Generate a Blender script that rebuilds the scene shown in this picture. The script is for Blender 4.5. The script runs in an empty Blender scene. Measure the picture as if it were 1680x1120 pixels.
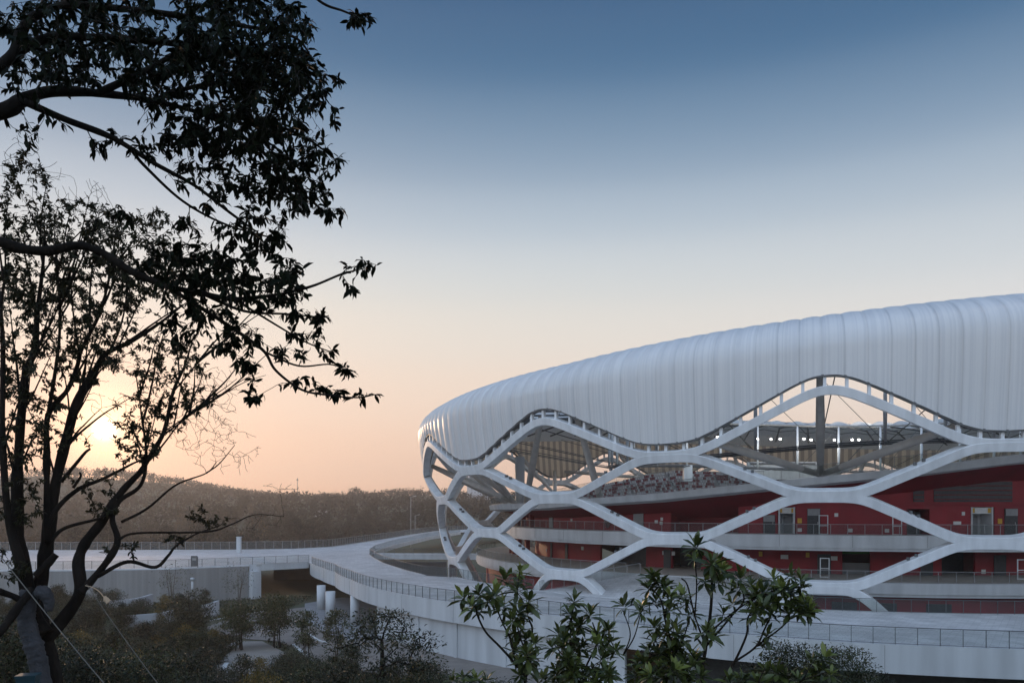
import bpy, bmesh, math, random
import numpy as np
from mathutils import Vector
rng = np.random.default_rng(7)
random.seed(7)
SC = bpy.context.scene
COL = SC.collection
E = 14.2                       # eye height above the stadium forecourt
F = 1307.0                     # focal length in photo pixels
CX, CY, RB = 45.07, 122.2, 54.2   # stadium centre and facade radius
def unp(px, py, d):            # a place seen at (px,py), d metres away
    return np.array([(px-840)/F*d, d, E-(py-832)/F*d])
def ring(phi, R, z):           # phi in degrees, 0 = left, 90 = towards the camera; z relative to eye
    p = math.radians(phi)
    return (CX-R*math.cos(p), CY-R*math.sin(p), z+E)
def phi_of(px, R):             # angle at which the sight line of column px meets circle R (near side)
    m = (px-840)/F
    a = m*m+1; b = -2*(m*CX+CY); c = CX*CX+CY*CY-R*R
    disc = b*b-4*a*c
    Y = (-b-math.sqrt(max(disc,0)))/(2*a); X = m*Y
    return math.degrees(math.atan2(CY-Y, CX-X))
def hsum(x): return np.interp
# ------------------------------------------------------------------ materials
MATS = {}
def nt_of(name):
    m = bpy.data.materials.new(name); m.use_nodes = True
    nt = m.node_tree; return m, nt, nt.nodes['Principled BSDF'], nt.nodes['Material Output']
def mat(name, col, rough=0.6, var=0.12, scale=3.0, metal=0.0, bump=0.0, bscale=20.0, stretch=(1,1,1), spec=0.5, detail=4.0, col2=None, coord='Object'):
    m, nt, bs, out = nt_of(name)
    N, L = nt.nodes, nt.links
    tc = N.new('ShaderNodeTexCoord'); mp = N.new('ShaderNodeMapping'); mp.inputs['Scale'].default_value = stretch
    L.new(tc.outputs[coord], mp.inputs['Vector'])
    nz = N.new('ShaderNodeTexNoise'); nz.inputs['Scale'].default_value = scale; nz.inputs['Detail'].default_value = detail
    L.new(mp.outputs[0], nz.inputs['Vector'])
    rp = N.new('ShaderNodeValToRGB')
    c = np.array(col[:3]); lo = c*(1-var); hi = np.minimum(c*(1+var), 0.95)
    if col2 is not None: lo, hi = c, np.array(col2[:3])
    rp.color_ramp.elements[0].position = 0.32; rp.color_ramp.elements[1].position = 0.68
    rp.color_ramp.elements[0].color = (*lo, 1); rp.color_ramp.elements[1].color = (*hi, 1)
    L.new(nz.outputs['Fac'], rp.inputs[0]); L.new(rp.outputs[0], bs.inputs['Base Color'])
    bs.inputs['Roughness'].default_value = rough; bs.inputs['Metallic'].default_value = metal
    bs.inputs['Specular IOR Level'].default_value = spec
    if bump:
        n2 = N.new('ShaderNodeTexNoise'); n2.inputs['Scale'].default_value = bscale; n2.inputs['Detail'].default_value = 5
        L.new(mp.outputs[0], n2.inputs['Vector'])
        bp = N.new('ShaderNodeBump'); bp.inputs['Strength'].default_value = bump; bp.inputs['Distance'].default_value = 0.05
        L.new(n2.outputs['Fac'], bp.inputs['Height']); L.new(bp.outputs[0], bs.inputs['Normal'])
    MATS[name] = m
    return m
def leafmat(name, col, col2, trans=0.25, rough=0.45, spec=0.35):
    m, nt, bs, out = nt_of(name)
    N, L = nt.nodes, nt.links
    at = N.new('ShaderNodeAttribute'); at.attribute_name = 'tint'
    rp = N.new('ShaderNodeValToRGB')
    rp.color_ramp.elements[0].color = (*col, 1); rp.color_ramp.elements[1].color = (*col2, 1)
    L.new(at.outputs['Fac'], rp.inputs[0]); L.new(rp.outputs[0], bs.inputs['Base Color'])
    bs.inputs['Roughness'].default_value = rough; bs.inputs['Specular IOR Level'].default_value = spec
    tr = N.new('ShaderNodeBsdfTranslucent'); L.new(rp.outputs[0], tr.inputs['Color'])
    mx = N.new('ShaderNodeMixShader'); mx.inputs[0].default_value = trans
    L.new(bs.outputs[0], mx.inputs[1]); L.new(tr.outputs[0], mx.inputs[2]); L.new(mx.outputs[0], out.inputs['Surface'])
    MATS[name] = m
    return m
def glassmat(name, tint, refl=0.10, rough=0.03):
    m, nt, bs, out = nt_of(name)
    N, L = nt.nodes, nt.links
    tp = N.new('ShaderNodeBsdfTransparent'); tp.inputs[0].default_value = (*tint, 1)
    bs.inputs['Base Color'].default_value = (0.30, 0.33, 0.34, 1); bs.inputs['Roughness'].default_value = rough
    mx = N.new('ShaderNodeMixShader'); mx.inputs[0].default_value = refl
    L.new(tp.outputs[0], mx.inputs[1]); L.new(bs.outputs[0], mx.inputs[2]); L.new(mx.outputs[0], out.inputs['Surface'])
    MATS[name] = m
    return m
def emit(name, col, s):
    m, nt, bs, out = nt_of(name)
    bs.inputs['Base Color'].default_value = (*col, 1); bs.inputs['Emission Color'].default_value = (*col, 1); bs.inputs['Emission Strength'].default_value = s
    MATS[name] = m
    return m
# ------------------------------------------------------------------ mesh helpers
def tag(o, label=None, cat=None, group=None, kind=None):
    if label: o['label'] = label
    if cat: o['category'] = cat
    if group: o['group'] = group
    if kind: o['kind'] = kind
    return o
def empty(name, loc, label, cat, group=None):
    o = bpy.data.objects.new(name, None); o.empty_display_size = 0.3; o.location = loc; COL.objects.link(o)
    return tag(o, label, cat, group)
def link_mesh(name, me, mats, parent=None):
    for mm in (mats if isinstance(mats, (list, tuple)) else [mats]):
        me.materials.append(mm)
    o = bpy.data.objects.new(name, me); COL.objects.link(o)
    if parent is not None:
        o.parent = parent
        l = parent.location
        pp = parent
        w = Vector((0,0,0))
        while pp is not None: w = w+pp.location; pp = pp.parent
        o.location = -w
    return o
def raw_mesh(name, verts, loops, counts, midx=None, smooth=False):
    verts = np.asarray(verts, dtype=np.float32); loops = np.asarray(loops, dtype=np.int32); counts = np.asarray(counts, dtype=np.int32)
    me = bpy.data.meshes.new(name)
    me.vertices.add(len(verts)); me.vertices.foreach_set('co', verts.ravel())
    me.loops.add(len(loops)); me.loops.foreach_set('vertex_index', loops)
    me.polygons.add(len(counts))
    st = np.concatenate([[0], np.cumsum(counts)[:-1]]).astype(np.int32)
    me.polygons.foreach_set('loop_start', st)
    try: me.polygons.foreach_set('loop_total', counts)
    except Exception: pass
    if midx is not None: me.polygons.foreach_set('material_index', np.asarray(midx, dtype=np.int32))
    if smooth: me.polygons.foreach_set('use_smooth', np.ones(len(counts), dtype=bool))
    me.update(calc_edges=True); me.validate()
    return me
class MB:
    def __init__(s): s.v = []; s.f = []; s.m = []; s.sm = []
    def face(s, idx, mi=0, smooth=False): s.f.append(list(idx)); s.m.append(mi); s.sm.append(smooth)
    def add(s, pts):
        b = len(s.v); s.v.extend([tuple(p) for p in pts]); return b
    def hexa(s, p, mi=0):          # 8 points: bottom 4, top 4
        b = s.add(p)
        for q in ((3,2,1,0),(4,5,6,7),(0,1,5,4),(1,2,6,5),(2,3,7,6),(3,0,4,7)): s.face([b+i for i in q], mi)
    def box(s, c, sz, rz=0.0, mi=0):
        hx, hy, hz = sz[0]/2, sz[1]/2, sz[2]/2; cs, sn = math.cos(rz), math.sin(rz)
        p = []
        for z in (-hz, hz):
            for x, y in ((-hx,-hy),(hx,-hy),(hx,hy),(-hx,hy)):
                p.append((c[0]+x*cs-y*sn, c[1]+x*sn+y*cs, c[2]+z))
        s.hexa(p, mi)
    def tube(s, pts, rad, n=8, mi=0, cap=True):
        pts = np.asarray(pts, float); m = len(pts)
        rad = np.full(m, rad) if np.isscalar(rad) else np.asarray(rad, float)
        T = np.gradient(pts, axis=0); T /= np.linalg.norm(T, axis=1)[:,None]+1e-9
        ref = np.array([0,0,1.0]) if abs(T[0][2]) < 0.9 else np.array([1.0,0,0])
        b0 = len(s.v); ang = np.linspace(0, 2*math.pi, n, endpoint=False)
        u = np.cross(T[0], ref); u /= np.linalg.norm(u)
        for i in range(m):
            u = u-T[i]*(u@T[i]); u /= np.linalg.norm(u)+1e-9; w = np.cross(T[i], u)
            for a in ang: s.v.append(tuple(pts[i]+rad[i]*(math.cos(a)*u+math.sin(a)*w)))
        for i in range(m-1):
            for j in range(n):
                a = b0+i*n+j; c = b0+i*n+(j+1)%n
                s.face((a, c, c+n, a+n), mi, True)
        if cap:
            s.face([b0+j for j in range(n)][::-1], mi); s.face([b0+(m-1)*n+j for j in range(n)], mi)
    def sweep(s, rings, closed=False, mi=0, smooth=False, cap=True):   # rings: list of lists of points
        n = len(rings[0]); b = len(s.v)
        for r in rings: s.add(r)
        m = len(rings)
        for i in range(m if closed else m-1):
            i2 = (i+1) % m
            for j in range(n):
                j2 = (j+1) % n
                s.face((b+i*n+j, b+i*n+j2, b+i2*n+j2, b+i2*n+j), mi, smooth)
        if cap and not closed:
            s.face([b+j for j in range(n)][::-1], mi); s.face([b+(m-1)*n+j for j in range(n)], mi)
    def arc(s, prof, p0, p1, step=2.0, mi=0, closed=False, zf=None):  # revolve closed profile [(R,z)]
        k = max(2, int(abs(p1-p0)/step)+1)
        phs = np.linspace(p0, p1, k+1)
        if closed: phs = phs[:-1]
        rings = []
        for ph in phs:
            dz = zf(ph) if zf else 0
            rings.append([ring(ph, R, z+dz) for R, z in prof])
        s.sweep(rings, closed, mi)
    def rbox(s, phi, R, z0, z1, wid, dep, mi=0):     # box standing tangent to the ring
        p = math.radians(phi); c = ring(phi, R, (z0+z1)/2)
        s.box(c, (dep, wid, z1-z0), p, mi)
    def prism(s, poly, z0, z1, mi=0, mside=None):
        n = len(poly); b = s.add([(x, y, z1) for x, y in poly]); c = s.add([(x, y, z0) for x, y in poly])
        a = sum(poly[i][0]*poly[(i+1)%n][1]-poly[(i+1)%n][0]*poly[i][1] for i in range(n))
        up = list(range(n)) if a > 0 else list(range(n))[::-1]
        s.face([b+i for i in up], mi); s.face([c+i for i in up[::-1]], mi)
        for i in range(n):
            j = (i+1) % n
            q = (b+i, c+i, c+j, b+j) if a > 0 else (b+j, c+j, c+i, b+i)
            s.face(q, mi if mside is None else mside)
    def build(s, name, mats, parent=None, origin=None):
        loops = [i for f in s.f for i in f]; cnt = [len(f) for f in s.f]
        me = raw_mesh(name, s.v, loops, cnt, s.m)
        me.polygons.foreach_set('use_smooth', np.array(s.sm, dtype=bool))
        return link_mesh(name, me, mats, parent)
def smooth_path(pts, n=8):
    P = np.asarray(pts, float)
    if len(P) < 3:
        t = np.linspace(0, 1, n+1)[:,None]; return P[0]*(1-t)+P[-1]*t
    Q = np.vstack([2*P[0]-P[1], P, 2*P[-1]-P[-2]]); out = []
    for i in range(1, len(Q)-2):
        for t in np.linspace(0, 1, n, endpoint=False):
            a, b, c, d = Q[i-1], Q[i], Q[i+1], Q[i+2]
            out.append(0.5*((2*b)+(c-a)*t+(2*a-5*b+4*c-d)*t*t+(3*b-a-3*c+d)*t**3))
    out.append(P[-1]); return np.array(out)
# ------------------------------------------------------------------ palette
mat('white_steel', (0.66,0.675,0.69), 0.45, 0.11, 1.3, stretch=(1,1,0.14), detail=8)
mat('white_paint', (0.52,0.535,0.55), 0.55, 0.13, 0.9, stretch=(1,1,0.12), detail=7)
mat('slab_white', (0.56,0.575,0.59), 0.6, 0.12, 1.0, stretch=(1,1,0.15), detail=7)
mat('paver', (0.50,0.50,0.505), 0.75, 0.16, 0.55, bump=0.35, bscale=6, detail=9)
mat('dark_steel', (0.10,0.105,0.11), 0.5, 0.15)
mat('grey_steel', (0.28,0.28,0.285), 0.45, 0.1)
mat('bronze_steel', (0.52,0.49,0.46), 0.5, 0.1, 1.2)
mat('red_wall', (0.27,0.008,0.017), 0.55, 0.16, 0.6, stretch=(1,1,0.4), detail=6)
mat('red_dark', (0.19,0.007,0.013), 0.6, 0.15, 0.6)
mat('dark_door', (0.045,0.045,0.05), 0.4, 0.2)
mat('grey_wall', (0.36,0.365,0.37), 0.7, 0.08, 0.6)
mat('concrete', (0.23,0.23,0.235), 0.8, 0.12, 0.7, bump=0.2)
mat('plank_wall', (0.25,0.245,0.24), 0.8, 0.14, 1.2, stretch=(1.2,1.2,0.04), detail=6)
mat('floor_tan', (0.42,0.36,0.31), 0.6, 0.08, 0.8)
mat('seat_grey', (0.36,0.36,0.38), 0.5, 0.08)
mat('seat_red', (0.13,0.015,0.028), 0.5, 0.1)
mat('yellow_sign', (0.62,0.36,0.04), 0.5, 0.05)
mat('placard', (0.68,0.68,0.66), 0.5, 0.04)
mat('pitch_green', (0.06,0.20,0.03), 0.9, 0.2, 1.0)
mat('soil', (0.10,0.085,0.06), 0.95, 0.35, 0.35, bump=0.6, bscale=3)
mat('grass_ground', (0.055,0.065,0.03), 0.95, 0.45, 0.25, bump=0.8, bscale=4, col2=(0.075,0.065,0.038))
mat('forest_floor', (0.060,0.056,0.034), 0.95, 0.4, 0.02, bump=0.5, bscale=0.5, col2=(0.13,0.10,0.07))
mat('pale_track', (0.26,0.235,0.21), 0.9, 0.15, 0.3)
mat('paving', (0.20,0.175,0.155), 0.85, 0.14, 0.8, bump=0.3, bscale=5)
mat('kerb', (0.55,0.55,0.54), 0.8, 0.12, 1.5)
mat('planter_wall', (0.40,0.41,0.43), 0.7, 0.08, 1.0)
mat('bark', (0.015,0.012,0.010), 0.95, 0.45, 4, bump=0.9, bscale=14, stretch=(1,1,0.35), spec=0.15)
mat('bark_far', (0.10,0.08,0.065), 0.9, 0.3, 2)
mat('twig', (0.020,0.016,0.012), 0.9, 0.3, 6, spec=0.2)
mat('rope', (0.13,0.12,0.105), 0.9, 0.1, 30)
mat('cloth_wrap', (0.05,0.05,0.056), 0.95, 0.25, 9, bump=0.8, bscale=25)
mat('tag_lit_warm', (0.50,0.36,0.24), 0.6, 0.1)  # orange evening light on the rope end is put into this colour
mat('teal', (0.003,0.030,0.042), 0.5, 0.1)
mat('rock', (0.20,0.18,0.165), 0.9, 0.3, 2.5, bump=0.9, bscale=5)
mat('far_wall', (0.52,0.52,0.54), 0.8, 0.05)
mat('roof_dark', (0.14,0.11,0.10), 0.8, 0.1)
mat('lamp_metal', (0.42,0.42,0.43), 0.5, 0.05)
glassmat('rail_glass', (0.90,0.91,0.90), 0.06)
glassmat('screen_glass', (0.80,0.78,0.74), 0.14)
emit('flood', (1.0,0.95,0.88), 60.0)
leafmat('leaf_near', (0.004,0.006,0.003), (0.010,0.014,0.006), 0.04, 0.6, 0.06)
leafmat('leaf_fine', (0.012,0.014,0.007), (0.036,0.034,0.014), 0.12, 0.6, 0.15)
leafmat('leaf_rosette', (0.018,0.030,0.011), (0.20,0.235,0.055), 0.22, 0.36, 0.5)
leafmat('leaf_dark', (0.014,0.018,0.008), (0.070,0.070,0.032), 0.18)
leafmat('leaf_garden', (0.006,0.010,0.003), (0.046,0.052,0.016), 0.14, 0.45, 0.35)
leafmat('leaf_far', (0.026,0.021,0.015), (0.040,0.032,0.022), 0.1, 0.8, 0.1)
leafmat('leaf_gold', (0.06,0.055,0.014), (0.26,0.16,0.03), 0.25)
leafmat('leaf_young', (0.035,0.044,0.018), (0.10,0.10,0.04), 0.2)
leafmat('leaf_forest', (0.007,0.007,0.004), (0.036,0.029,0.014), 0.15, 0.7)
leafmat('leaf_autumn', (0.060,0.045,0.026), (0.13,0.085,0.045), 0.15, 0.7)

def paver_mat():
    m = MATS['paver']; nt = m.node_tree; N, L = nt.nodes, nt.links; bs = N['Principled BSDF']
    tc = N.new('ShaderNodeTexCoord'); bk = N.new('ShaderNodeTexBrick'); bk.inputs['Scale'].default_value = 1.0
    mp = N.new('ShaderNodeMapping'); mp.inputs['Rotation'].default_value = (0,0,0.6); L.new(tc.outputs['Object'], mp.inputs[0]); L.new(mp.outputs[0], bk.inputs['Vector'])
    bk.inputs['Brick Width'].default_value = 0.9; bk.inputs['Row Height'].default_value = 0.45; bk.inputs['Mortar Size'].default_value = 0.02
    bk.inputs['Color1'].default_value = (0.90,0.90,0.90,1); bk.inputs['Color2'].default_value = (1.06,1.05,1.04,1); bk.inputs['Mortar'].default_value = (0.62,0.62,0.62,1)
    old = bs.inputs['Base Color'].links[0].from_socket
    st = N.new('ShaderNodeTexNoise'); st.inputs['Scale'].default_value = 0.11; st.inputs['Detail'].default_value = 8; L.new(tc.outputs['Object'], st.inputs['Vector'])
    sr = N.new('ShaderNodeMapRange'); sr.inputs['From Min'].default_value = 0.3; sr.inputs['From Max'].default_value = 0.7; sr.inputs['To Min'].default_value = 0.80; sr.inputs['To Max'].default_value = 1.10; L.new(st.outputs['Fac'], sr.inputs['Value'])
    mu = N.new('ShaderNodeVectorMath'); mu.operation = 'MULTIPLY'; L.new(old, mu.inputs[0]); L.new(bk.outputs['Color'], mu.inputs[1])
    m2 = N.new('ShaderNodeVectorMath'); m2.operation = 'SCALE'; L.new(mu.outputs[0], m2.inputs[0]); L.new(sr.outputs[0], m2.inputs['Scale']); L.new(m2.outputs[0], bs.inputs['Base Color'])
paver_mat()
def vary_by_tree(name, lo, hi):          # every tree of the wood has its own tone
    nt = MATS[name].node_tree; N, L = nt.nodes, nt.links; rp = next(n for n in N if n.type == 'VALTORGB')
    oi = N.new('ShaderNodeObjectInfo'); mr = N.new('ShaderNodeMapRange'); mr.inputs['To Min'].default_value = lo; mr.inputs['To Max'].default_value = hi; L.new(oi.outputs['Random'], mr.inputs['Value'])
    vs = N.new('ShaderNodeVectorMath'); vs.operation = 'SCALE'; L.new(mr.outputs[0], vs.inputs['Scale'])
    tg = [l.to_socket for l in rp.outputs[0].links]
    L.new(rp.outputs[0], vs.inputs[0])
    for t in tg: L.new(vs.outputs[0], t)
for n_ in ('leaf_forest','leaf_autumn'): vary_by_tree(n_, 0.45, 1.9)
vary_by_tree('leaf_garden', 0.6, 1.5)
def cladding_mat(name, base, lo, rough, metal, trans, stripes):
    m, nt, bs, out = nt_of(name); N, L = nt.nodes, nt.links
    uv = N.new('ShaderNodeUVMap'); uv.uv_map = 'UVMap'
    mp = N.new('ShaderNodeMapping'); mp.inputs['Scale'].default_value = (5.2, 0.02, 1)
    L.new(uv.outputs[0], mp.inputs[0])
    nz = N.new('ShaderNodeTexNoise'); nz.inputs['Scale'].default_value = 1.0; nz.inputs['Detail'].default_value = 1.0
    L.new(mp.outputs[0], nz.inputs['Vector'])
    rp = N.new('ShaderNodeValToRGB')
    rp.color_ramp.elements[0].position = 0.40; rp.color_ramp.elements[1].position = 0.56
    rp.color_ramp.elements[0].color = (*lo, 1); rp.color_ramp.elements[1].color = (*base, 1)
    src = nz.outputs['Fac']
    if stripes:
        wv = N.new('ShaderNodeTexWave'); wv.wave_type = 'BANDS'; wv.bands_direction = 'X'; wv.inputs['Scale'].default_value = 0.19
        wv.inputs['Distortion'].default_value = 0.4
        L.new(uv.outputs[0], wv.inputs['Vector']); src = wv.outputs['Fac']
    L.new(src, rp.inputs[0]); L.new(rp.outputs[0], bs.inputs['Base Color'])
    bs.inputs['Roughness'].default_value = rough; bs.inputs['Metallic'].default_value = metal
    if not stripes:
        sx = N.new('ShaderNodeSeparateXYZ'); L.new(uv.outputs[0], sx.inputs[0])
        dv = N.new('ShaderNodeMath'); dv.operation = 'DIVIDE'; dv.inputs[1].default_value = 2*math.pi*59/208; L.new(sx.outputs[0], dv.inputs[0])
        fl = N.new('ShaderNodeMath'); fl.operation = 'FLOOR'; L.new(dv.outputs[0], fl.inputs[0])
        wn = N.new('ShaderNodeTexWhiteNoise'); wn.noise_dimensions = '1D'; L.new(fl.outputs[0], wn.inputs['W'])
        pm = N.new('ShaderNodeMapRange'); pm.inputs['To Min'].default_value = 0.955; pm.inputs['To Max'].default_value = 1.0; L.new(wn.outputs['Value'], pm.inputs['Value'])
        fc = N.new('ShaderNodeMath'); fc.operation = 'FRACT'; L.new(dv.outputs[0], fc.inputs[0])
        sm = N.new('ShaderNodeMath'); sm.operation = 'GREATER_THAN'; sm.inputs[1].default_value = 0.035; L.new(fc.outputs[0], sm.inputs[0])
        s2 = N.new('ShaderNodeMapRange'); s2.inputs['To Min'].default_value = 0.86; s2.inputs['To Max'].default_value = 1.0; L.new(sm.outputs[0], s2.inputs['Value'])
        dz = N.new('ShaderNodeTexNoise'); dz.inputs['Scale'].default_value = 0.09; dz.inputs['Detail'].default_value = 5; L.new(uv.outputs[0], dz.inputs['Vector'])
        d2 = N.new('ShaderNodeMapRange'); d2.inputs['To Min'].default_value = 0.90; d2.inputs['To Max'].default_value = 1.06; L.new(dz.outputs['Fac'], d2.inputs['Value'])
        m1 = N.new('ShaderNodeMath'); m1.operation = 'MULTIPLY'; L.new(pm.outputs[0], m1.inputs[0]); L.new(s2.outputs[0], m1.inputs[1])
        m2 = N.new('ShaderNodeMath'); m2.operation = 'MULTIPLY'; L.new(m1.outputs[0], m2.inputs[0]); L.new(d2.outputs[0], m2.inputs[1])
        vs = N.new('ShaderNodeVectorMath'); vs.operation = 'SCALE'; L.new(rp.outputs[0], vs.inputs[0]); L.new(m2.outputs[0], vs.inputs['Scale']); L.new(vs.outputs[0], bs.inputs['Base Color'])
        wv = N.new('ShaderNodeTexWave'); wv.wave_type = 'BANDS'; wv.bands_direction = 'X'; wv.inputs['Scale'].default_value = 0.95; wv.inputs['Distortion'].default_value = 0
        L.new(uv.outputs[0], wv.inputs['Vector'])
        bp = N.new('ShaderNodeBump'); bp.inputs['Strength'].default_value = 0.10; bp.inputs['Distance'].default_value = 0.03
        L.new(wv.outputs['Fac'], bp.inputs['Height']); L.new(bp.outputs[0], bs.inputs['Normal'])
    if trans > 0:
        tr = N.new('ShaderNodeBsdfTranslucent'); L.new(rp.outputs[0], tr.inputs['Color'])
        mx = N.new('ShaderNodeMixShader'); mx.inputs[0].default_value = trans
        L.new(bs.outputs[0], mx.inputs[1]); L.new(tr.outputs[0], mx.inputs[2]); L.new(mx.outputs[0], out.inputs['Surface'])
    MATS[name] = m
cladding_mat('cladding', (0.88,0.885,0.89), (0.80,0.81,0.825), 0.36, 0.0, 0.24, False)
cladding_mat('lining', (0.86,0.76,0.62), (0.52,0.45,0.385), 0.7, 0.0, 0.55, True)
leafmat('membrane', (0.80,0.80,0.79), (0.80,0.80,0.79), 0.6, 0.7)

# ------------------------------------------------------------------ camera, sky, sun, air
cam = bpy.data.cameras.new('camera'); camo = bpy.data.objects.new('camera', cam); COL.objects.link(camo)
camo.location = (0,0,E); camo.rotation_euler = (math.radians(90),0,0)
cam.sensor_width = 36; cam.lens = F/1680*36; cam.shift_y = (832-560)/1680; cam.clip_end = 6000; cam.clip_start = 0.05
SC.camera = camo
SUN_AZ, SUN_EL = math.radians(-27.1), math.radians(5.0)     # azimuth from +Y towards +X
sdir = Vector((math.sin(SUN_AZ)*math.cos(SUN_EL), math.cos(SUN_AZ)*math.cos(SUN_EL), math.sin(SUN_EL)))
W = bpy.data.worlds.new('World'); SC.world = W; W.use_nodes = True
def lin(c): return tuple(((v/255+0.055)/1.055)**2.4 if v > 10 else v/255/12.92 for v in c)
SKY_STOPS = [(0.0,(232,188,160)),(0.032,(242,202,177)),(0.10,(244,214,193)),(0.175,(238,222,207)),(0.246,(225,222,215)),(0.314,(199,208,215)),(0.377,(159,177,195)),(0.463,(102,133,163)),(0.535,(71,105,141)),(0.64,(57,92,134)),(1.0,(60,98,150))]
SKY_AWAY = [(0.0,(222,200,188)),(0.032,(236,213,198)),(0.10,(240,227,216)),(0.175,(232,228,225)),(0.246,(213,218,223)),(0.314,(185,197,209)),(0.377,(146,167,189)),(0.463,(91,123,156)),(0.535,(62,97,135)),(0.64,(49,84,126)),(1.0,(58,96,148))]
GLOWS = [(42000.0, (1.0,0.86,0.62), 12.0), (1500.0, (1.0,0.68,0.34), 0.85), (160.0, (1.0,0.47,0.18), 0.24), (22.0, (1.0,0.40,0.17), 0.10)]
FILL = (0.62,0.78,1.0); FILL_STR = 1.06  # fill added to the unseen sky behind the camera to brighten the stadium
SKY_STRENGTH = 0.12
def build_world():
    nt = W.node_tree; N, L = nt.nodes, nt.links
    bg = N['Background']
    sk = N.new('ShaderNodeTexSky'); sk.sky_type = 'NISHITA'; sk.sun_disc = False
    sk.sun_elevation = SUN_EL; sk.sun_rotation = SUN_AZ
    sk.altitude = 0; sk.air_density = 1.3; sk.dust_density = 2.2; sk.ozone_density = 2.6
    tc = N.new('ShaderNodeTexCoord')
    nm = N.new('ShaderNodeVectorMath'); nm.operation = 'NORMALIZE'; L.new(tc.outputs['Generated'], nm.inputs[0])
    def dot(v):
        d = N.new('ShaderNodeVectorMath'); d.operation = 'DOT_PRODUCT'; d.inputs[1].default_value = tuple(v); L.new(nm.outputs[0], d.inputs[0]); return d.outputs['Value']
    def M(op, a, b):
        n = N.new('ShaderNodeMath'); n.operation = op
        for i, q in enumerate((a, b)):
            if q is None: continue
            if isinstance(q, (int, float)): n.inputs[i].default_value = q
            else: L.new(q, n.inputs[i])
        return n.outputs[0]
    def scale(v, f):
        n = N.new('ShaderNodeVectorMath'); n.operation = 'SCALE'
        if isinstance(v, tuple): n.inputs[0].default_value = v
        else: L.new(v, n.inputs[0])
        if isinstance(f, (int, float)): n.inputs['Scale'].default_value = f
        else: L.new(f, n.inputs['Scale'])
        return n.outputs[0]
    def addv(a, b):
        n = N.new('ShaderNodeVectorMath'); n.operation = 'ADD'; L.new(a, n.inputs[0]); L.new(b, n.inputs[1]); return n.outputs[0]
    zz = dot((0,0,1))
    def ramp(stops):
        rp = N.new('ShaderNodeValToRGB'); cr = rp.color_ramp; cr.interpolation = 'CARDINAL'; L.new(zz, rp.inputs[0])
        while len(cr.elements) < len(stops): cr.elements.new(0.5)
        for e, (p, c) in zip(cr.elements, stops): e.position = p; e.color = (*lin(c), 1)
        return rp.outputs[0]
    r_sun, r_away = ramp(SKY_STOPS), ramp(SKY_AWAY)
    # the western sky is brighter towards the sun, deeper blue away from it
    sh = Vector((math.sin(SUN_AZ), math.cos(SUN_AZ), 0))
    ds = dot(sh)
    mr = N.new('ShaderNodeMapRange'); mr.inputs['From Min'].default_value = 0.35; mr.inputs['From Max'].default_value = 1.0; L.new(ds, mr.inputs['Value'])
    mc = N.new('ShaderNodeMix'); mc.data_type = 'RGBA'; L.new(r_away, mc.inputs[6]); L.new(r_sun, mc.inputs[7]); L.new(mr.outputs[0], mc.inputs[0])
    c = mc.outputs[2]
    c = addv(scale(c, 1.0/SKY_STRENGTH), scale(sk.outputs[0], 0.03))
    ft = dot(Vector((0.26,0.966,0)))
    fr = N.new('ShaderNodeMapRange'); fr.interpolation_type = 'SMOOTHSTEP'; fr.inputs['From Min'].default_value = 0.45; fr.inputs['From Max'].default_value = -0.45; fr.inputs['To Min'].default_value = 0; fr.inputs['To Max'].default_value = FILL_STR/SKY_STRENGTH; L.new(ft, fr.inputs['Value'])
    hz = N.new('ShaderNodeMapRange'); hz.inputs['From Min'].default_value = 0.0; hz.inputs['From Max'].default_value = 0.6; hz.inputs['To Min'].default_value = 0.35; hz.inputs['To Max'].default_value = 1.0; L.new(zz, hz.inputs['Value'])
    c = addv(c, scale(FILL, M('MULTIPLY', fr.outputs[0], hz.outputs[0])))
    mx = M('MAXIMUM', dot(sdir), 0.0)
    for pw, col, st in GLOWS: c = addv(c, scale(col, M('MULTIPLY', M('POWER', mx, pw), st/SKY_STRENGTH)))
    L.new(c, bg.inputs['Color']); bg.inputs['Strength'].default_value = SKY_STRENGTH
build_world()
sl = bpy.data.lights.new('sun', 'SUN'); sl.energy = 0.8; sl.angle = math.radians(1.5); sl.color = (1.0,0.66,0.40)
so = bpy.data.objects.new('sun', sl); COL.objects.link(so); so.rotation_euler = sdir.to_track_quat('Z','Y').to_euler(); so.location = (0,0,80)
SC.view_settings.view_transform = 'Standard'; SC.view_settings.look = 'None'; SC.view_settings.gamma = 1; SC.view_settings.exposure = 0.0
SC.view_settings.use_curve_mapping = False
# ------------------------------------------------------------------ terrain
def sstep(a, b, x):
    t = np.clip((x-a)/(b-a), 0, 1); return t*t*(3-2*t)
def terrain(X, Y):
    X = np.asarray(X, float); Y = np.asarray(Y, float)
    ye = 46+30*sstep(-8, -38, X)
    near = 12.3*np.clip(1-Y/ye, 0, 1.0)
    near = near*(1-0.0*X)
    bed = 2.2*np.exp(-((X+54)/13.0)**2-((Y-98)/12.0)**2)*sstep(-34,-44,X)
    far = 21*sstep(300, 850, Y)
    hill = 31*np.exp(-((X+470)/105.0)**2-((Y-950)/260.0)**2) + 4*np.exp(-((X+330)/90.0)**2-((Y-850)/200.0)**2)+5*np.exp(-((X+110)/60.0)**2-((Y-880)/150.0)**2)
    wob = (np.sin(X*0.031+1)*np.cos(Y*0.027)*1.2+np.sin(X*0.013+Y*0.017)*1.5)*sstep(300, 600, Y)
    back = np.where(Y < -4, np.minimum((-Y-4)*0.32, 15), 0)
    return near+bed+far+hill+wob+back
def tz(x, y): return float(terrain(x, y))
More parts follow.
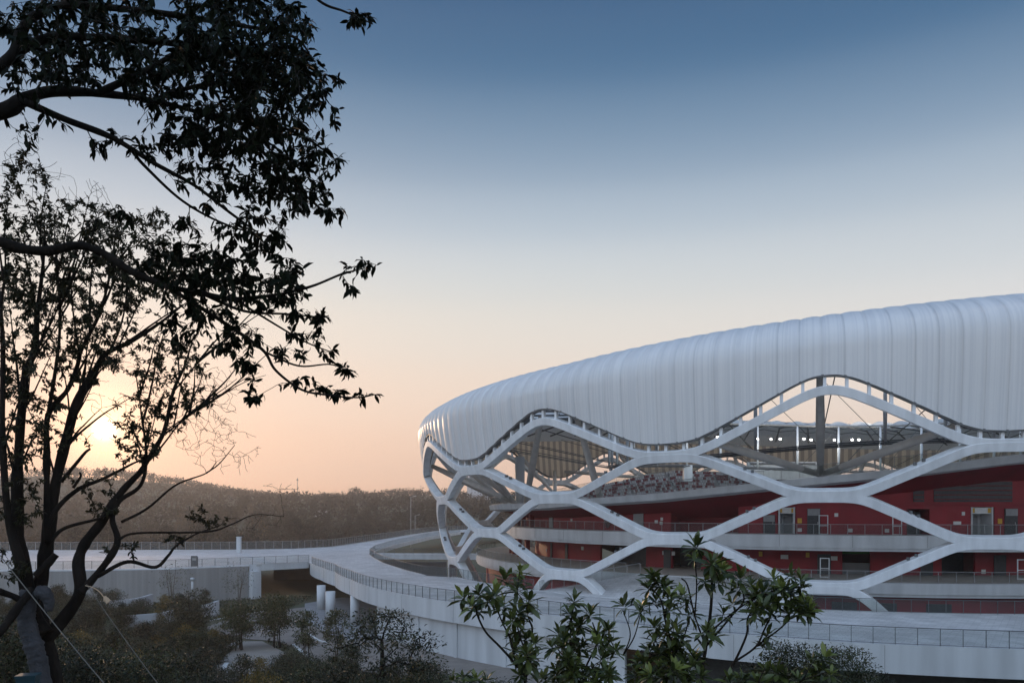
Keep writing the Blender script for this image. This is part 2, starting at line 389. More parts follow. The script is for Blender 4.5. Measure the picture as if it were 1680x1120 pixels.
def grid_mesh(name, xs, ys, m, kind='structure', dz=0.0):
    XX, YY = np.meshgrid(xs, ys); ZZ = terrain(XX, YY)+dz
    V = np.stack([XX.ravel(), YY.ravel(), ZZ.ravel()], 1); nx, ny = len(xs), len(ys)
    i = np.arange((nx-1)*(ny-1)); r, c = i//(nx-1), i%(nx-1); a = r*nx+c
    loops = np.stack([a, a+1, a+nx+1, a+nx], 1).ravel()
    o = link_mesh(name, raw_mesh(name, V, loops, np.full(len(i), 4), smooth=True), m)
    tag(o, kind=kind); return o
xs = np.concatenate([np.linspace(-2600,-300,24)[:-1], np.linspace(-300,-90,22)[:-1], np.linspace(-90,60,61)[:-1], np.linspace(60,300,16)[:-1], np.linspace(300,2600,20)])
ys = np.concatenate([np.linspace(-120,0,25)[:-1], np.linspace(0,130,53)[:-1], np.linspace(130,300,20)[:-1], np.linspace(300,1250,60)[:-1], np.linspace(1250,3000,8)])
grid_mesh('ground', xs, ys, MATS['grass_ground'])
# ------------------------------------------------------------------ elevated walkway
def outerR(ph): return float(np.interp(ph, [-4,3,10,20,50,62,72,90], [77.5,73.5,70.6,69.2,69.4,71.6,73.2,73.5]))
ZD = E-9.0
ring_out = [ring(p, outerR(p), 0)[:2] for p in np.arange(132, -4.1, -1.0)]
left_part = [(-33.4,131.0),(-40,125.2),(-50.5,117.8),(-66,114.4),(-135,112.5),(-135,166),(-95,166),(-58,168),(-47,172),(-41,181),(-36.5,220),(-33.5,258),(-29,300),(-10,338),(40,356),(95,352)]
inner_part = [(92,338),(45,340),(0,322),(-19,292),(-25.5,245),(-28.5,190),(-28.3,165),(-26.8,150),(-24.2,140),(-20.5,127.5),(-15.2,113.5),(-11.6,105.5)]
ring_in = [ring(p, 55.7+2.2*max(0,(24-p)/10)**1.5*(p<24), 0)[:2] for p in np.arange(20, 132.1, 1.0)]
walk = empty('elevated_walkway', (-10,90,0), 'pale grey elevated walkway curving around the stadium on white round columns', 'walkway')
mb = MB(); mb.prism(ring_out+left_part+inner_part+ring_in, ZD-0.25, ZD); mb.build('deck', [MATS['paver']], walk)
def edge_strip(path, z0, z1, t, name, m, parent, side=1, inset=0.0):
    P = np.array(path, float); T = np.gradient(P, axis=0); T /= np.linalg.norm(T, axis=1)[:,None]
    Nn = np.stack([-T[:,1], T[:,0]], 1)*side
    rings = [[(*(p+n*inset), z0), (*(p+n*(inset+t)), z0), (*(p+n*(inset+t)), z1), (*(p+n*inset), z1)] for p, n in zip(P, Nn)]
    b = MB(); b.sweep(rings); return b.build(name, [m], parent)
# fascia outside the ring edge (outward is to the left when going from phi 132 down)
fas_path = ring_out+[(-33.2,130.9)]
edge_strip(fas_path, ZD-1.80, ZD+0.10, 0.30, 'fascia', MATS['white_paint'], walk, side=1 if False else -1, inset=-0.02)
edge_strip(ring_in[:], ZD-0.9, ZD+0.08, 0.25, 'inner_fascia', MATS['white_paint'], walk, side=1, inset=-0.02)
edge_strip(inner_part[3:], ZD-0.9, ZD+0.06, 0.25, 'inner_fascia', MATS['white_paint'], walk, side=1, inset=-0.02)
edge_strip([(-33.4,131.0),(-36.5,128.2),(-41.0,124.4)], ZD-0.95, ZD+0.10, 0.3, 'bridge_fascia', MATS['white_paint'], walk, side=-1, inset=-0.02)
edge_strip(left_part[5:], ZD-0.9, ZD+0.10, 0.3, 'far_fascia', MATS['slab_white'], walk, side=-1, inset=-0.02)
# fascia joints
for ph in np.arange(6, 118, 7.5):
    b = MB(); b.rbox(ph, outerR(ph)+0.33, -9-1.78, -9+0.08, 0.035, 0.02); b.build('fascia_joint', [MATS['grey_steel']], walk)
def resample(path, step):
    P = np.array(path, float); d = np.concatenate([[0], np.cumsum(np.linalg.norm(np.diff(P, axis=0), axis=1))])
    k = max(1, int(round(d[-1]/step))); s = np.linspace(0, d[-1], k+1)
    return np.stack([np.interp(s, d, P[:,i]) for i in range(P.shape[1])], 1)
def railing(path, z, parent, step=1.32, h=1.10, posts='each', z_is=None, name='railing', metal='grey_steel', glass='rail_glass', pr=0.028):
    """path xy (or xyz) polyline; rails + glass + posts"""
    P = resample(path, step)
    if P.shape[1] == 2: P = np.column_stack([P, np.full(len(P), z)])
    fine = resample(P, 0.8) if len(P) > 2 else P
    b = MB(); up = np.array([0,0,1.0])
    b.tube(fine+up*h, 0.032, 6); b.tube(fine+up*0.07, 0.022, 5)
    r = b.build(name, [MATS[metal]], parent)
    g = MB()
    T = np.gradient(fine, axis=0); T[:,2] = 0; T /= np.linalg.norm(T, axis=1)[:,None]; Nn = np.stack([-T[:,1], T[:,0], T[:,0]*0], 1)*0.008
    g.sweep([[tuple(p-n+up*0.12), tuple(p+n+up*0.12), tuple(p+n+up*(h-0.06)), tuple(p-n+up*(h-0.06))] for p, n in zip(fine, Nn)])
    g.build('glass_panel', [MATS[glass]], r)
    if posts == 'each':
        for i, p in enumerate(P):
            t = T[min(len(T)-1, int(i*len(T)/len(P)))]
            q = MB(); q.box((p[0], p[1], p[2]+h/2), (0.06, 0.035, h), math.atan2(t[1], t[0])+math.pi/2); q.build('post', [MATS[metal]], r)
    else:
        q = MB()
        for p in P: q.box((p[0], p[1], p[2]+h/2), (pr*2, pr*2, h))
        o = q.build('posts', [MATS[metal]], r); o['kind'] = 'stuff'
    return r
orail = [ring(p, outerR(p)-0.05, 0)[:2] for p in np.arange(104, -3.9, -1.0)]
railing(orail, ZD+0.10, walk, 1.32, 1.12, metal='dark_steel')
railing([(-33.3,130.7),(-40,125.1),(-50.5,117.7),(-66,114.3),(-110,113)], ZD+0.10, walk, 1.9, 1.15, 'merge', metal='dark_steel')
railing([(-110,165.8),(-95,165.8),(-58,167.8),(-47,171.8),(-41.2,180.8),(-36.7,220),(-33.7,258),(-29.2,300),(-10,337.5)], ZD+0.10, walk, 1.8, 1.65, 'merge', glass='screen_glass')
irail_left = inner_part[3:]+[ring(p, 55.75+2.2*max(0,(24-p)/10)**1.5*(p<24), 0)[:2] for p in np.arange(20, 41, 1.0)]
railing(irail_left, ZD+0.08, walk, 1.45, 1.12, 'merge', metal='dark_steel')
irail_right = [ring(p, 55.8, 0)[:2] for p in np.arange(70, 106, 1.0)]
railing(irail_right, ZD+0.08, walk, 1.36, 1.12, metal='dark_steel')
# ramp from the deck into the lower concourse, with oblique railings
rm = MB(); pr = []
pA0, pA1 = ring(40.9, 55.7, -8.995), ring(51, 50.4, -6.9)
pB0, pB1 = ring(70, 55.7, -8.995), ring(64, 50.4, -6.9)
rings = []
for t in np.linspace(0, 1, 9):
    a = ring(40.9+(70-40.9)*t, 55.8, -8.99); c = ring(51+(64-51)*t, 50.3, -6.92)
    rings.append([a, c, (c[0], c[1], c[2]-0.5), (a[0], a[1], a[2]-0.5)])
rm.sweep(rings); rm.build('ramp', [MATS['paver']], walk)
railing([pA0, pA1], 0, walk, 1.3, 1.1, 'merge'); railing([pB0, pB1], 0, walk, 1.3, 1.1, 'merge')
# cross bridge in the void at the left of the stadium
b = MB(); b.prism([(-27.5,158),(-6,156.5),(-6,152.5),(-26.6,154)], ZD-1.0, ZD-0.02); b.build('link_bridge', [MATS['slab_white']], walk)
railing([(-26.4,153.9),(-6,152.4)], ZD, walk, 1.9, 1.1, 'merge', metal='dark_steel')
# columns under the ring and the infill wall
for px, py in ((527,1000),(542,1013),(583,1022)):
    d = E*F/(py-832); x = (px-840)/F*d
    q = MB(); q.tube([(x,d,-0.1),(x,d,ZD-1.79)], 0.62 if px != 527 else 0.6, 20); q.build('pillar', [MATS['white_paint']], walk)
for ph in (52, 63, 73, 83, 93, 103):
    x, y, _ = ring(ph, outerR(ph)-1.6, 0); q = MB(); q.tube([(x,y,-0.1),(x,y,ZD-0.25)], 0.55, 20); q.build('pillar', [MATS['white_paint']], walk)
for ph in (22, 34, 46, 58):
    x, y, _ = ring(ph, 60, 0); q = MB(); q.tube([(x,y,-0.1),(x,y,ZD-0.25)], 0.5, 16); q.build('pillar', [MATS['white_paint']], walk)
wl = MB()
wl.sweep([[ring(p, outerR(p)-0.9, -14.3), ring(p, outerR(p)-0.5, -14.3), ring(p, outerR(p)-0.5, -10.6), ring(p, outerR(p)-0.9, -10.6)] for p in np.arange(29, 59.5, 1.0)])
wo = wl.build('infill_wall', [MATS['white_paint']], walk)
for ph in (32.2, 37.6, 43.0, 48.4, 53.8):
    q = MB(); q.rbox(ph, outerR(ph)-0.44, -14.3, -10.75, 0.5, 0.12); q.build('pilaster', [MATS['white_paint']], wo)
q = MB(); q.arc([(66,-14.3),(66.4,-14.3),(66.4,-9.25),(66,-9.25)], 60, 115, 2); q.build('void_shade', [MATS['dark_steel']], walk)  # dark sheet stands in for the shade in the open void below the deck
# ground floor back wall seen under the left bridge
# ------------------------------------------------------------------ left retaining wall and bridge pier
rw = empty('retaining_wall', (-70,114,0), 'long grey boarded retaining wall below the left approach deck', 'wall')
path = [(-41.2,124.0),(-50.5,117.5),(-66,114.1),(-135,112.2)]
edge_strip([(-41.2,124.35),(-50.5,117.85),(-66,114.45),(-135,112.55)], ZD-0.12, ZD+0.10, 0.42, 'wall_coping', MATS['slab_white'], rw, side=1, inset=-0.03)
edge_strip(path, -0.3, ZD-0.125, 0.4, 'wall_face', MATS['plank_wall'], rw, side=1, inset=0.0)
for px in (207, 288, 354):
    m_ = (px-840)/F
    # find point on path
    P = resample(path, 0.2); k = int(np.argmin(np.abs(P[:,0]/P[:,1]-m_))); x, y = P[k]
    q = MB(); q.box((x, y-0.12, ZD/2-0.55), (0.45, 0.35, ZD-0.5), 0.2); q.build('pilaster', [MATS['slab_white']], rw)
pier = MB(); d = 124.5; pier.box(((418-840)/F*d, d-0.2, (ZD-0.9)/2-0.1), (1.25, 1.6, ZD-0.75), -0.6)
tag(pier.build('bridge_pier', [MATS['white_paint']]), 'square white pier holding the left bridge beside its dark opening', 'pier')
q = MB(); q.box((-30, 158, 1.6), (34, 0.5, 3.6), 0.05); tag(q.build('abutment_wall', [MATS['concrete']]), 'grey concrete abutment wall in the shade deep under the bridge', 'wall')
# things on the left deck
q = MB(); x = (392-840)/F*158; q.box((x, 158, ZD+1.55), (0.75, 0.75, 3.1)); q.box((x,158,ZD+3.15), (0.9,0.9,0.12))
tag(q.build('gate_post', [MATS['white_paint']]), 'white square post on the deck before the far railing', 'post')
d = 119.4; x = (319-840)/F*d
q = MB()
for k in (-1, 1): q.box((x+k*0.5, d, ZD+0.8), (0.07, 0.07, 1.6))
q.box((x, d-0.05, ZD+0.98), (0.95, 0.08, 1.55)); q.box((x, d-0.10, ZD+1.25), (0.6, 0.03, 0.35), 0, 1)
tag(q.build('sign_board', [MATS['dark_steel'], MATS['grey_steel']]), 'dark upright sign board at the near railing of the left deck', 'sign')
d = 112.6; x = (315.5-840)/F*d; zt = E-(947-832)/F*d
q = MB(); q.tube([(x,d,zt-2.6),(x,d,zt-0.4)], 0.16, 12); q.tube([(x,d,zt-0.4),(x,d,zt-0.05),(x,d,zt)], [0.27,0.27,0.16], 12)
tag(q.build('garden_lamp', [MATS['white_paint']]), 'white capped lamp post in front of the grey retaining wall', 'lamp')
# ------------------------------------------------------------------ paving, path, kerbs, planters
def gpt(px, py, z=0.0):
    d = (E-z)*F/(py-832); return ((px-840)/F*d, d)
def sheet(pts, z, name, m):
    q = MB(); b0 = q.add([(x, y, z) for x, y in pts])
    a = sum(pts[i][0]*pts[(i+1)%len(pts)][1]-pts[(i+1)%len(pts)][0]*pts[i][1] for i in range(len(pts)))
    q.face([b0+i for i in (range(len(pts)) if a > 0 else reversed(range(len(pts))))]); o = q.build(name, [m]); tag(o, kind='structure'); return o
pv = [gpt(*p) for p in ((335,1022),(420,1006),(500,996),(560,984),(700,990),(900,1010),(1100,1040),(1500,1140),(1000,1150),(760,1130),(640,1110),(540,1093),(478,1060),(455,1052),(400,1048),(340,1036))]
sheet(pv, 0.06, 'paving', MATS['paving'])
sheet([gpt(*p) for p in ((500,990),(560,980),(700,985),(820,1030),(700,1050),(560,1050),(500,1020))], 0.075, 'pavement', MATS['concrete'])
pth = [gpt(*p) for p in ((400,1052),(430,1052),(470,1072),(440,1100),(420,1150),(340,1150),(330,1118),(352,1090))]
sheet(pth, 0.068, 'path', MATS['pale_track'])
def kerb(pts, name, lab, w=0.3, h=0.16, m='kerb', z=0.0):
    P = smooth_path([gpt(*p) for p in pts], 6); T = np.gradient(P, axis=0); T /= np.linalg.norm(T, axis=1)[:,None]; Nn = np.stack([-T[:,1], T[:,0]], 1)*w/2
    q = MB(); q.sweep([[(*(p-n), z-0.1), (*(p+n), z-0.1), (*(p+n), z+h), (*(p-n), z+h)] for p, n in zip(P, Nn)])
    return tag(q.build(name, [MATS[m]]), lab, 'kerb')
kerb([(335,1021),(380,1012),(440,1002)], 'kerb', 'pale kerb behind the paving near the white bridge pier')
kerb([(481,1058),(497,1072),(512,1085)], 'kerb', 'white kerb running past the staked young tree')
kerb([(505,1040),(522,1051),(536,1055)], 'kerb', 'pale kerb of the pavement in front of the round columns')
kerb([(392,1053),(372,1064),(345,1080),(322,1098),(314,1115)], 'kerb', 'white kerb curving along the left side of the garden path', 0.4, 0.22)
kerb([(372,1090),(368,1098),(372,1108),(384,1118)], 'kerb', 'short curved white kerb on the right of the garden path', 0.4, 0.22)
def planter(pts, ztop, zbot, lab, d):
    P = smooth_path([[(px-840)/F*dd, dd] for px, dd in pts], 8)
    T = np.gradient(P, axis=0); T /= np.linalg.norm(T, axis=1)[:,None]; Nn = np.stack([-T[:,1], T[:,0]], 1)*0.18
    n_ = len(P); zt = np.linspace(ztop[0], ztop[1], n_)
    q = MB(); q.sweep([[(*(p-n), zbot), (*(p+n), zbot), (*(p+n), z), (*(p-n), z)] for p, n, z in zip(P, Nn, zt)])
    tag(q.build('planter_wall', [MATS['planter_wall']]), lab, 'planter')
def zat(py, d): return E-(py-832)/F*d
planter([(165,98),(195,98.5),(225,100),(249,104)], (zat(985,98), zat(974,104)), -0.2, 'upper curved grey planter wall in the garden bed', 0)
planter([(205,90),(235,91),(262,92.5),(284,95)], (zat(1009,90), zat(1000,95)), -0.2, 'lower grey planter wall stepping down in front of the curved one', 0)
planter([(330,101),(345,102),(358,103.5)], (zat(993,101), zat(985,103)), -0.2, 'short pale planter end by the bridge pier', 0)
# ------------------------------------------------------------------ stadium
ST = empty('stadium', (CX, CY, 0), 'white ribbed stadium with wavy roof edge and diamond lattice facade over red walls', 'stadium')
STAB = ([0,10,20,30,45,60,75,90,105,125,150,180,200,220,240,260,285,305,325,345,360],[-2.2,-2.25,-2.1,-1.75,-1.2,-.15,.85,1.9,2.3,2.0,.8,-1,-2.0,-1.2,0,1.2,2.0,1.5,.2,-1.5,-2.2])
def S_(ph): return float(np.interp(ph % 360, *STAB))
K0, DK = 17.2, 27.1
def phik(k):
    k = k % 13
    if k <= 4: return K0+DK*k
    if k >= 12: return K0+DK*(k-13)
    return K0+DK*4+(k-4)*(360-DK*5)/8
KT = np.linspace(0, 13, 521); PT = np.array([phik(k) if k < 12 else phik(k)+360 for k in KT[:-1]]+[K0+360])
LEAN = ([-14.5,-9,-7,-2.9,1,4.7,9.2,11],[-0.3,0.45,0.85,1.36,2.32,3.64,4.29,4.5])
def lean(z): return float(np.interp(z, *LEAN))
def zP(ph): return 9.55-1.15*math.cos(2*math.radians(ph-20))
def z1(ph): return 4.80-0.42*math.cos(2*math.radians(ph-20))
def wave_k(k, flat_hi, flat_lo, sig):   # 1 at integer k, 0 at half k
    x = abs((k+0.5) % 1-0.5)             # 0 at integer, .5 at half
    return x
xx = np.linspace(-1, 2, 6001)
def wave_table(fh, fl, sig):
    T = DK/360*2*math.pi*RB
    x = np.abs((xx+0.5) % 1-0.5); fh_, fl_ = fh/T, fl/T
    w = 1-np.clip((x-fh_)/(0.5-fh_-fl_), 0, 1)
    s = sig/T/(xx[1]-xx[0]); r = np.arange(-int(4*s), int(4*s)+1); g = np.exp(-0.5*(r/s)**2); g /= g.sum()
    w = np.convolve(w, g, 'same'); mid = w[2000:4000]; return np.clip((w-mid.min())/(mid.max()-mid.min()), 0, 1)
tabs = {'std': wave_table(2.5, 2.5, 0.75), 'top': wave_table(0.6, 2.6, 1.15)}
def wv(k, kind): return float(np.interp(k % 1, xx, tabs[kind]))
def beam_pts(zhi, zlo, kind, inv, n=780):
    out = []
    for k in np.linspace(0, 13, n, endpoint=False):
        ph = float(np.interp(k, KT, PT)); w = wv(k if not inv else k+0.5, kind)
        z = zlo(ph)+(zhi(ph)-zlo(ph))*w
        out.append((k, ph, z))
    return out
def beam(zhi, zlo, kind, inv, width, thick, name):
    L_ = beam_pts(zhi, zlo, kind, inv)
    P = np.array([ring(ph, RB+lean(z), z) for k, ph, z in L_])
    n = len(P); T = np.roll(P, -1, 0)-np.roll(P, 1, 0); T /= np.linalg.norm(T, axis=1)[:,None]
    rings = []
    for i, (k, ph, z) in enumerate(L_):
        p = math.radians(ph); sl_ = (lean(z+0.5)-lean(z-0.5))
        nr = np.array([-math.cos(p), -math.sin(p), -sl_]); nr /= np.linalg.norm(nr)
        nr = nr-T[i]*(nr@T[i]); nr /= np.linalg.norm(nr); bb = np.cross(nr, T[i])
        w, t, c = width/2, thick/2, 0.04
        rings.append([tuple(P[i]+bb*a+nr*q) for a, q in ((-w,-t+c),(-w+c,-t),(w-c,-t),(w,-t+c),(w,t-c),(w-c,t),(-w+c,t),(-w,t-c))])
    b = MB(); b.sweep(rings, True, 0, False)
    return b.build(name, [MATS['white_steel']], ST), L_
N2z, N3z, N4z = 1.05, -2.93, -7.0
c_ = lambda v: (lambda ph: v)
chord, CH = beam(zP, lambda ph: z1(ph)+0.12, 'top', False, 0.78, 0.95, 'lattice_beam')
lb2, B2 = beam(lambda ph: z1(ph)-0.12, c_(N2z+0.13), 'std', True, 0.80, 0.97, 'lattice_beam')
lb3, B3 = beam(c_(N2z-0.13), c_(N3z+0.13), 'std', False, 0.80, 0.99, 'lattice_beam')
lb4, B4 = beam(c_(N3z-0.13), c_(N4z+0.13), 'std', True, 0.80, 1.01, 'lattice_beam')
lb5, B5 = beam(c_(N4z-0.13), c_(-14.4), 'std', False, 0.80, 1.03, 'lattice_beam')
# small pairs of spotlights on the beams
def spot(L_, kk, dz=0.52):
    i = min(range(len(L_)), key=lambda j: abs(L_[j][0]-kk)); k, ph, z = L_[i]
    q = MB()
    for da in (-0.35, 0.25):
        p2 = ph+da/RB*57.3
        z2 = float(np.interp(p2, [a[1] for a in L_[max(0,i-3):i+4]], [a[2] for a in L_[max(0,i-3):i+4]]))
        q.rbox(p2, RB+lean(z2)+0.12, z2+dz-0.08, z2+dz+0.16, 0.22, 0.30)
    q.build('spotlight', [MATS['dark_steel']], ST)
for kk in (0.25, 0.75, 1.27, 1.77, 2.27):
    spot(B2, kk); spot(B3, kk); spot(B4, kk)
for kk in (-0.25+13, 12.6): spot(B3, kk); spot(B4, kk)
# cladding ---------------------------------------------------------------
chp = np.array([a[1] for a in CH]); chz = np.array([a[2] for a in CH])
chs = np.gradient(chz, np.radians(chp)*RB)
def edge_z(ph):
    q = (ph-K0) % 360+K0
    z = np.interp(q, chp, chz, period=None); s = np.interp(q, chp, chs)
    pk = (z-z1(ph))/(zP(ph)-z1(ph))
    return float(z+0.39*math.sqrt(1+s*s)+(0.62+0.22*pk)*(1+0.25*abs(s)))
PROF = ([3,5,8.5,11,13.0],[3.55,3.95,4.35,4.62,4.72])
SHO = [(4.55,13.7),(4.15,14.4),(3.45,15.05),(2.5,15.6),(1.3,16.05),(-0.3,16.42),(-2.5,16.68),(-5.5,16.8),(-8.5,16.85)]
NP = 208
fr_ = np.array([0.0,0.16,0.36,0.6,0.82,0.975]); dis = 0.13*np.sin(math.pi*np.clip(fr_,0,1))**0.8+0.05*fr_
def clad(name, m, off, bump, rows=9, shoulder=True, per=6, NPn=NP):
    phs = []; ds = []
    for i in range(NPn):
        for f, d in zip(fr_, dis):
            phs.append((i+f)*360/NPn); ds.append(d*bump)
    nC = len(phs); V = []; UV = []
    for ph, d in zip(phs, ds):
        S = S_(ph); ze = edge_z(ph); u = math.radians(ph)*59
        ar = 0; last = None
        pts = []
        for t in np.linspace(0, 1, rows):
            z = ze+(13.0+S-ze)*t
            pts.append((float(np.interp(z-S*t, *PROF)), z))
        if shoulder: pts += [(o, z+S) for o, z in SHO]
        for j, (o, z) in enumerate(pts):
            if last: ar += math.hypot(o-last[0], z-last[1])
            last = (o, z)
            k = min(1, max(0, (j)/3.0))
            V.append(ring(ph, RB+o+off+d*(1 if j < rows else 0.8), z+(d*0.7 if j >= rows else 0))); UV.append((u, ar+ze))
    nR = len(pts); i, j = np.meshgrid(np.arange(nC), np.arange(nR-1), indexing='ij'); i = i.ravel(); j = j.ravel(); i2 = (i+1) % nC
    loops = np.stack([i*nR+j, i2*nR+j, i2*nR+j+1, i*nR+j+1], 1)[:, ::-1]
    me = raw_mesh(name, V, loops.ravel(), np.full(len(loops), 4), smooth=True)
    uvl = me.uv_layers.new(name='UVMap'); UV = np.array(UV, dtype=np.float32); lu = UV[loops.ravel()]
    # seam: keep u increasing
    lu = lu.reshape(-1, 4, 2); seam = (i2 == 0); mxu = 2*math.pi*59
    for r in np.where(seam)[0]:
        for c in range(4):
            if lu[r, c, 0] < 1: lu[r, c, 0] += mxu
    uvl.data.foreach_set('uv', lu.ravel().astype(np.float32))
    return link_mesh(name, me, m, ST)
cladding = clad('roof_cladding', MATS['cladding'], 0.0, 1.0)
clad('inner_lining', MATS['lining'], -0.55, 0.0, rows=7, shoulder=False)
# dark gutter along the wavy edge
phs = np.linspace(0, 360, 720, endpoint=False); rings = []
for ph in phs:
    z = edge_z(ph); R = RB+float(np.interp(z, *PROF))
    rings.append([ring(ph, R+0.05, z-0.14), ring(ph, R+0.05, z+0.06), ring(ph, R-0.62, z+0.10), ring(ph, R-0.62, z-0.10)])
g = MB(); g.sweep(rings, True); gut = g.build('roof_edge_gutter', [MATS['dark_steel']], ST)
for k in range(78):                      # bracket stubs between the chord and the cladding, where the photo shows them
    ph = 4+k*1.68; zc = float(np.interp((ph-K0) % 360+K0, chp, chz)); ze = edge_z(ph)
    q = MB(); R = RB+lean(zc)-0.05
    q.rbox(ph, R+0.1, zc+0.3, ze-0.1, 0.26, 0.34); q.build('bracket', [MATS['white_steel']], gut)
q = MB()
for k in range(136):
    ph = 4+78*1.68+k*(360-78*1.68)/136; zc = float(np.interp((ph-K0) % 360+K0, chp, chz)); ze = edge_z(ph)
    q.rbox(ph, RB+lean(zc)+0.05, zc+0.3, ze-0.1, 0.26, 0.34)
q.build('brackets', [MATS['white_steel']], gut)['kind'] = 'stuff'
# canopy membrane: arches between radial trusses ---------------------------
NT = 52
V = []; nC = NT*6
for i in range(nC):
    ph = i*360/nC; fr = (i % 6)/6.0; arch = 0.75*math.sin(math.pi*fr)
    for t in np.linspace(0, 1, 9):
        R = 46.5+(30.0-46.5)*t; z = 16.35+S_(ph)+(15.2+0.5*S_(ph)-16.35-S_(ph))*t+arch*t**0.7
        V.append(ring(ph, R-0.6*math.sin(math.pi*fr)*0*t, z))
i, j = np.meshgrid(np.arange(nC), np.arange(8), indexing='ij'); i = i.ravel(); j = j.ravel(); i2 = (i+1) % nC
loops = np.stack([i*9+j, i2*9+j, i2*9+j+1, i*9+j+1], 1)
mem = link_mesh('canopy_membrane', raw_mesh('canopy_membrane', V, loops.ravel(), np.full(len(loops), 4)), MATS['membrane'], ST)
# a soffit under the shoulder, R 57 -> 46
b = MB(); b.sweep([[ring(p, 57.6, 12.6+S_(p)), ring(p, 55.0, 14.7+S_(p)), ring(p, 50.0, 15.7+S_(p)), ring(p, 46.4, 16.2+S_(p)), ring(p, 46.4, 16.30+S_(p)), ring(p, 50.0, 15.8+S_(p)), ring(p, 55.0, 14.8+S_(p)), ring(p, 57.6, 12.75+S_(p))] for p in np.linspace(0, 360, 180, endpoint=False)], True)
b.build('soffit', [MATS['membrane']], ST)
for i in range(NT):
    ph = i*360/NT; S = S_(ph)
    b = MB()
    b.tube([ring(ph, 56.0, 13.6+S), ring(ph, 46.5, 15.6+S), ring(ph, 30, 14.9+0.5*S)], [0.16, 0.16, 0.13], 6)
    for R in (49, 43.5, 38.5, 34):       # purlins to the next truss
        z = float(np.interp(R, [30,46.5,56], [14.9+0.5*S, 15.6+S, 13.6+S])); ph2 = ph+360/NT; S2 = S_(ph2); zz = float(np.interp(R, [30,46.5,56], [14.9+0.5*S2, 15.6+S2, 13.6+S2]))
        m_ = ring(ph+180/NT, R, (z+zz)/2+0.45)
        b.tube([ring(ph, R, z), m_, ring(ph2, R, zz)], 0.06, 5)
    b.build('roof_truss', [MATS['dark_steel']], ST)
def zl(ph): return 6.7+0.9*(1-math.cos(2*math.radians(ph-20)))/2*2-0.9     # lower tension ring
def ringtube(R, zf, r, name, m, n=120):
    P = np.array([ring(p, R, zf(p)) for p in np.linspace(0, 360, n+1)])
    b = MB(); b.tube(P, r, 6, cap=False); return b.build(name, [MATS[m]], ST)
ringtube(30.0, lambda p: 15.1+0.5*S_(p), 0.22, 'upper_ring', 'grey_steel')
lr = MB()
for dR, dz in ((0,0),(0.35,0.18),(-0.35,0.2),(0,0.4)):
    lr.tube(np.array([ring(p, 30.0+dR, zl(p)+dz) for p in np.linspace(0, 360, 121)]), 0.085, 5, cap=False)
lr.build('tension_ring', [MATS['dark_steel']], ST)
cab = []
for i in range(26):
    ph = 72.6+i*360/26
    b = MB(); b.tube([ring(ph, 30, zl(ph)), ring(ph, 30, 10.5+0.4*S_(ph)), ring(ph, 30, 15.2+0.5*S_(ph))], [0.16,0.24,0.16], 10)
    ms = b.build('flying_mast', [MATS['white_steel']], ST)
    b = MB(); b.tube([ring(ph, 30, zl(ph)), ring(ph, 56.5, 12.8+S_(ph))], 0.06, 5)
    b.tube([ring(ph, 30, 15.0+0.5*S_(ph)), ring(ph+360/26, 30, zl(ph+360/26)+0.2)], 0.035, 5)
    b.build('stay_cable', [MATS['dark_steel']], ST)
# raking columns: fans of three from the stand rim to the roof edge -------------
RIM = ([0,30,52,67.5,81.5,93,110,130,160,190,215,246,284,308,330,360],[0.3,0.6,1.5,2.7,3.8,5.0,5.8,5.5,3,1.5,2,6.5,7.5,4,1.2,0.3])
def rimz(ph): return float(np.interp(ph % 360, *RIM))
def column(a, b_, r=0.36, name='raking_column'):
    a, b_ = np.array(a), np.array(b_)
    b = MB(); b.tube([a, a+(b_-a)*0.5, b_], [r*0.8, r*1.15, r*0.8], 14); b.build(name, [MATS['bronze_steel']], ST)
for k in range(13):
    ph = phik(k); base = ring(ph, 46.8, rimz(ph)+0.2)
    if k == 1:
        column((11.6,95.2,E-2.6), (6.6,80.6,E+9.0)); column(ring(23, 47, rimz(23)), ring(42.5, 57.0, 9.4), 0.38)
        continue
    column(base, ring(ph-0.5, 57.2, 11.2+S_(ph)), 0.36)
    for s in (-1, 1):
        p2 = ph+s*DK*0.5*0.93; column(base, ring(p2, 57.0, 7.0+0.4*S_(p2)), 0.36)
b = MB(); b.box((1.1, 112, E+3.8), (1.25, 1.0, 6.6), 0.1); b.build('pylon', [MATS['slab_white']], ST)
# floors -----------------------------------------------------------------
def slab(R0, R1, z, th, p0, p1, name, m='slab_white', lip=True):
    b = MB(); b.arc([(R0, z-th), (R1, z-th), (R1+0.0, z-th+0.28), (R1+0.14, z-th+0.28), (R1+0.14, z), (R0, z)], p0, p1, 1.5); return b.build(name, [MATS[m]], ST)
slab(37, 46.4, -2.7, 1.55, -15, 118, 'middle_floor')
slab(36, 50.4, -6.9, 1.30, -22, 118, 'lower_floor')
b = MB(); b.arc([(36, -6.895), (50.2, -6.895), (50.2, -6.88), (36, -6.88)], -22, 118, 2); b.build('floor_finish', [MATS['floor_tan']], ST)
def ringpath(R, z, p0, p1, st=1.0): return [ring(p, R, z) for p in np.arange(p0, p1, st)]
railing(ringpath(46.35, -2.7, -12, 112), 0, ST, 1.55, 1.05, 'merge', pr=0.022)
railing(ringpath(50.35, -6.9, -18, 50), 0, ST, 1.55, 1.05, 'merge', pr=0.022)
railing(ringpath(50.35, -6.9, 65, 112), 0, ST, 1.55, 1.05, 'merge', pr=0.022)
for ph in np.arange(-8, 112, 8.3):
    b = MB(); b.rbox(ph, 46.55, -4.2+0.05-0.0+0.28, -2.72, 0.04, 0.02); b.build('panel_joint', [MATS['grey_steel']], ST)
